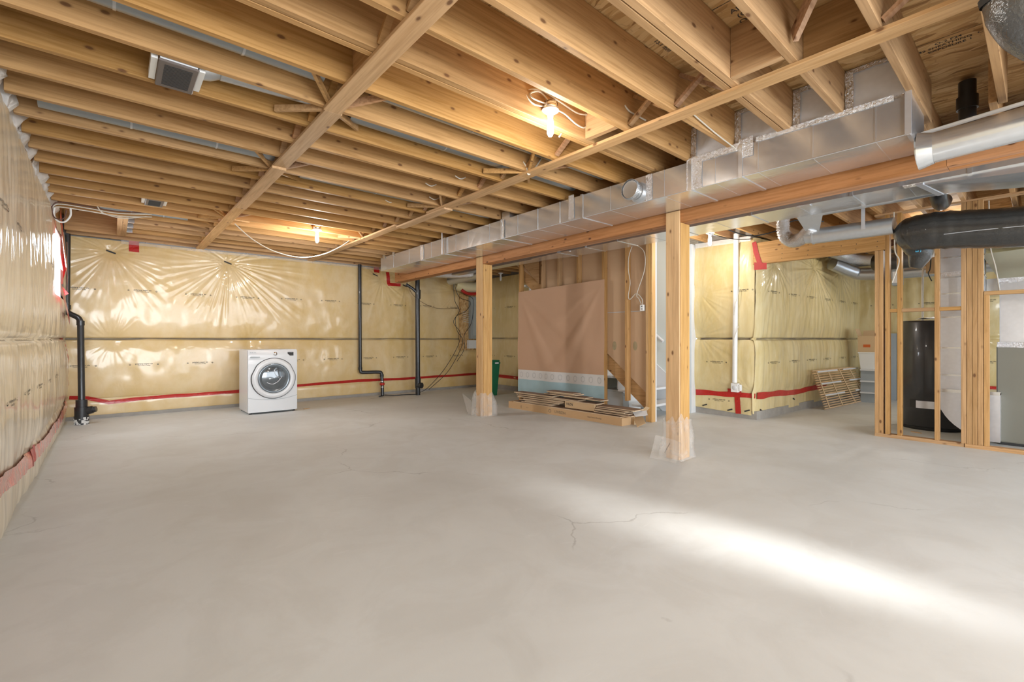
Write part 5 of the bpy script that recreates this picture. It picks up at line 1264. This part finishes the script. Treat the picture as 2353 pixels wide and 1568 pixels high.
rd = thing('return_drop', 'bright sheet-metal return drop with a curved boot behind the studs', 'duct', (7.1, 0.55, 0))
zs = [0.55, 0.72, 1.02, 1.36, 1.62, 1.80, 2.02, 2.30]
for a, b in zip(zs[:-1], zs[1:]): part('duct_section', MB().box(7.0, 7.28, 0.335 if a < 0 else 0.42, 0.775, a + 0.001, b - 0.001, b=0.003), PANEL, rd)
for z_ in zs[1:-1]: part('drive_cleat', B(6.994, 7.286, 0.414, 0.781, z_ - 0.008, z_ + 0.008), STEEL, rd)
part('foil_tape', B(6.993, 6.999, 0.42, 0.775, 1.81, 1.86), FOIL, rd)
pr = [(0.785, 0.55)]
for k in range(13):
    a = R(180 - 90 * k / 12); pr.append((0.30 - 0.485 * math.cos(a), 0.50 - 0.46 * math.sin(a)))
pr += [(0.30, 0.55)]
part('curved_boot', MB().prism(pr, 'X', 6.96, 7.30), PANEL, rd)
part('boot_lip', B(6.952, 7.306, 0.30, 0.792, 0.53, 0.565), STEEL, rd)
fu = thing('furnace', 'grey-brown furnace cabinet with taped silver plenum at the right edge', 'furnace', (7.4, 0.0, 0))
part('cabinet', B(7.10, 7.85, -0.45, 0.335, 0.03, 1.045, b=0.01), FURN, fu)
part('base', B(7.12, 7.83, -0.43, 0.315, 0.0, 0.03), DARK, fu)
part('plenum', MB().box(7.12, 7.80, -0.42, 0.312, 1.07, 1.74, b=0.004), PANEL, fu)
part('foil_tape', foil_patch(MB(), -0.44, 0.33, 1.03, 1.085, 7.102, 3), FOIL, fu)
part('foil_tape', foil_patch(MB(), -0.42, 0.33, 1.71, 1.77, 7.118, 4), FOIL, fu)
part('transition', MB().add([(7.12, -0.42, 1.74), (7.8, -0.42, 1.74), (7.8, 0.31, 1.74), (7.12, 0.31, 1.74), (7.0, -0.7, 2.08), (7.8, -0.7, 2.08), (7.8, 0.44, 2.02), (7.0, 0.44, 2.02)], [(0, 3, 2, 1), (4, 5, 6, 7), (0, 1, 5, 4), (1, 2, 6, 5), (2, 3, 7, 6), (3, 0, 4, 7)]), plain('dull_duct', (0.45, 0.45, 0.36), 0.3, 0.85), fu)
part('filter_housing', B(7.02, 7.09, 0.35, 0.39, 0.03, 0.40, b=0.004), PANEL, fu)
for y, z_ in ((0.05, 0.55), (-0.25, 0.62)): part('screw', MB().lathe((7.099, y, z_), [(0.0, -0.002), (0.006, 0.0)], 'X', 10), WHITEP, fu)
single('plenum_duct', MB().box(6.98, 8.2, -2.2, 0.44, 2.10, 2.40), plain('dull_duct_2', (0.50, 0.50, 0.42), 0.3, 0.85), 'dull rectangular duct on top of the furnace transition', 'duct')
cbx = thing('control_box', 'grey gas control box between the studs at ceiling height', 'control box', (7.4, 1.2, 1.9))
part('body', B(7.30, 7.40, 1.14, 1.24, 1.78, 1.98, b=0.006), GREYP, cbx)
part('hanger', B(7.34, 7.36, 1.18, 1.20, 1.98, 2.56), STEELP, cbx)
part('face', B(7.292, 7.30, 1.18, 1.23, 1.81, 1.95), WHITEP, cbx)
wbx = single('junction_block', MB().box(7.9, 8.05, 0.82, 1.0, 1.96, 2.16, b=0.01), CARD2, 'pale square box hung above the water heater', 'box')
cable([(7.2, 0.80, 2.56), (7.2, 0.78, 2.2), (7.2, 0.74, 2.0), (7.2, 0.70, 1.80), (7.2, 0.62, 1.65)], 'white cable dangling in front of the silver return drop', 0.007)
cable([(7.3, 0.86, 2.6), (7.3, 0.88, 2.0), (7.3, 0.90, 1.9), (7.3, 0.87, 1.80)], 'short black cable dangling above the water heater', 0.006, BLACK, 'black_cable')
cable([(7.3, 0.80, 2.02), (7.3, 0.74, 1.75), (7.3, 0.76, 1.6), (7.3, 0.70, 1.55), (7.3, 0.6, 1.54)], 'long black cable hooking right above the water heater', 0.006, BLACK, 'black_cable')
cable([(6.62, 1.105, 2.54), (6.62, 1.10, 2.35), (6.62, 1.095, 2.1), (6.62, 1.06, 1.98), (6.62, 1.12, 1.75)], 'white cable hanging beside the triple stud', 0.006)
cable([(6.9, 0.38, 2.56), (6.9, 0.37, 2.1), (6.9, 0.33, 1.85), (6.9, 0.30, 1.6)], 'white thermostat cable crossing the furnace plenum', 0.006)
cr_ = thing('short_duct_stub', 'short dark duct stub left of the furnace plenum', 'duct', (7.5, 0.4, 1.6))
part('stub', B(7.3, 7.6, 0.30, 0.46, 1.60, 1.78), STEEL, cr_)

# slatted bed base leaning at the insulated wall
sl = thing('slatted_base', 'wooden slatted bed base leaning on the insulated wall', 'slatted base', (9.6, 2.25, 0))
ns = 17
def slp(x, q): # q 0..1 bottom to top
    return Vector((x, 2.27 + 0.13 * q - 0.17 * (x - 8.5) / 2, 0.012 + 0.595 * q))
X0 = lambda q: 8.50 - 0.12 * q
X1 = lambda q: 10.62 - 0.50 * q
for k in range(ns):
    q = k / (ns - 1)
    part('slat', MB().bar(slp(X0(q), q), slp(X1(q), q), 0.019, 0.014, (0, 0.3, 1)), SLAT, sl)
for f_ in (0.08, 0.33, 0.60, 0.86):
    part('webbing', MB().bar(slp(X0(0) * (1 - f_) + X1(0) * f_, 0) + Vector((0, -0.010, 0)), slp(X0(1) * (1 - f_) + X1(1) * f_, 1) + Vector((0, -0.010, 0)), 0.05, 0.003, (1, 0, 0)), CARD2, sl)
for q in (0.97, 0.65, 0.34):
    part('white_strip', MB().bar(slp(X0(q) + 0.15, q) + Vector((0, -0.016, 0)), slp(X0(q) + 0.95, q) + Vector((0, -0.016, 0)), 0.024, 0.006, (0, 0.3, 1)), WHITE, sl)
    part('white_strip', MB().bar(slp(X1(q) - 0.55, q) + Vector((0, -0.016, 0)), slp(X1(q) + 0.12, q) + Vector((0, -0.03, 0)), 0.022, 0.006, (0, 0.3, 1)), WHITE, sl)
# shelf with bracket planks, container and box
sh = thing('shelf_unit', 'low grey and white shelf unit beside the slatted base', 'shelf', (10.45, 1.95, 0))
for z_, x0 in ((0.56, 10.0), (0.36, 10.0), (0.16, 10.0)): part('shelf_board', B(x0, 10.75, 1.90, 2.14, z_, z_ + 0.025), WHITE, sh)
for x in (10.05, 10.72): part('shelf_side', B(x, x + 0.02, 1.90, 2.14, 0.0, 0.56), GREYP, sh)
gp = single('leaning_panel', MB().box(10.78, 10.82, 1.50, 1.74, 0, 1.22), GREYP, 'tall grey panel left of the triple stud, rightmost one', 'panel')
single('leaning_panel', MB().box(10.79, 10.83, 1.76, 2.0, 0, 1.22), GREYP, 'tall grey panel next to the white container', 'panel')
single('leaning_panel', MB().box(10.78, 10.82, 1.24, 1.48, 0, 1.22), GREYP, 'tall grey panel seen between the partition studs', 'panel')
wc = thing('white_container', 'white tapered plastic container on the shelf unit', 'container', (10.45, 2.1, 0.585))
mb = MB(); vs = []
for z_, h_ in ((0.586, 0.12), (0.86, 0.15)): vs += [(10.20 - h_, 2.05 - h_ * 0.8, z_), (10.20 + h_, 2.05 - h_ * 0.8, z_), (10.20 + h_, 2.05 + h_ * 0.8, z_), (10.20 - h_, 2.05 + h_ * 0.8, z_)]
mb.add(vs, [(0, 3, 2, 1), (4, 5, 6, 7), (0, 1, 5, 4), (1, 2, 6, 5), (2, 3, 7, 6), (3, 0, 4, 7)])
part('container_body', mb, WHITEP, wc); part('rim', B(10.04, 10.36, 1.92, 2.18, 0.86, 0.885, b=0.004), WHITEP, wc)
cb = thing('cardboard_box', 'open brown cardboard box on top of the white container', 'box', (10.45, 2.1, 0.886))
part('box_body', MB().box(10.05, 10.35, 1.93, 2.18, 0.886, 1.17), CARD2, cb)
part('box_flap', MB().bar((10.20, 2.18, 1.17), (10.20, 2.22, 1.30), 0.30, 0.004, (1, 0, 0)), CARD2, cb)
part('box_flap', MB().bar((10.35, 2.05, 1.17), (10.40, 2.05, 1.27), 0.24, 0.004, (0, 1, 0)), CARD2, cb)
part('red_logo', MB().box(10.046, 10.049, 2.0, 2.10, 0.97, 1.02), plain('orange_logo', (0.6, 0.12, 0.02), 0.6), cb)

# small debris on the floor
def chip(x, y, s_, ang, label, mat):
    c, q = math.cos(ang), math.sin(ang); mb = MB()
    mb.obox((x, y, 0.004), (c * s_, q * s_, 0), (-q * s_ * 0.35, c * s_ * 0.35, 0), (0, 0, 0.004)); single('wood_chip', mb, mat, label, 'debris')
chip(2.35, 7.72, 0.05, 0.4, 'small brown chip on the floor right of the washing machine', CARD)
chip(7.25, 1.0, 0.05, 1.2, 'small brown offcut on the floor before the water heater', CARD)
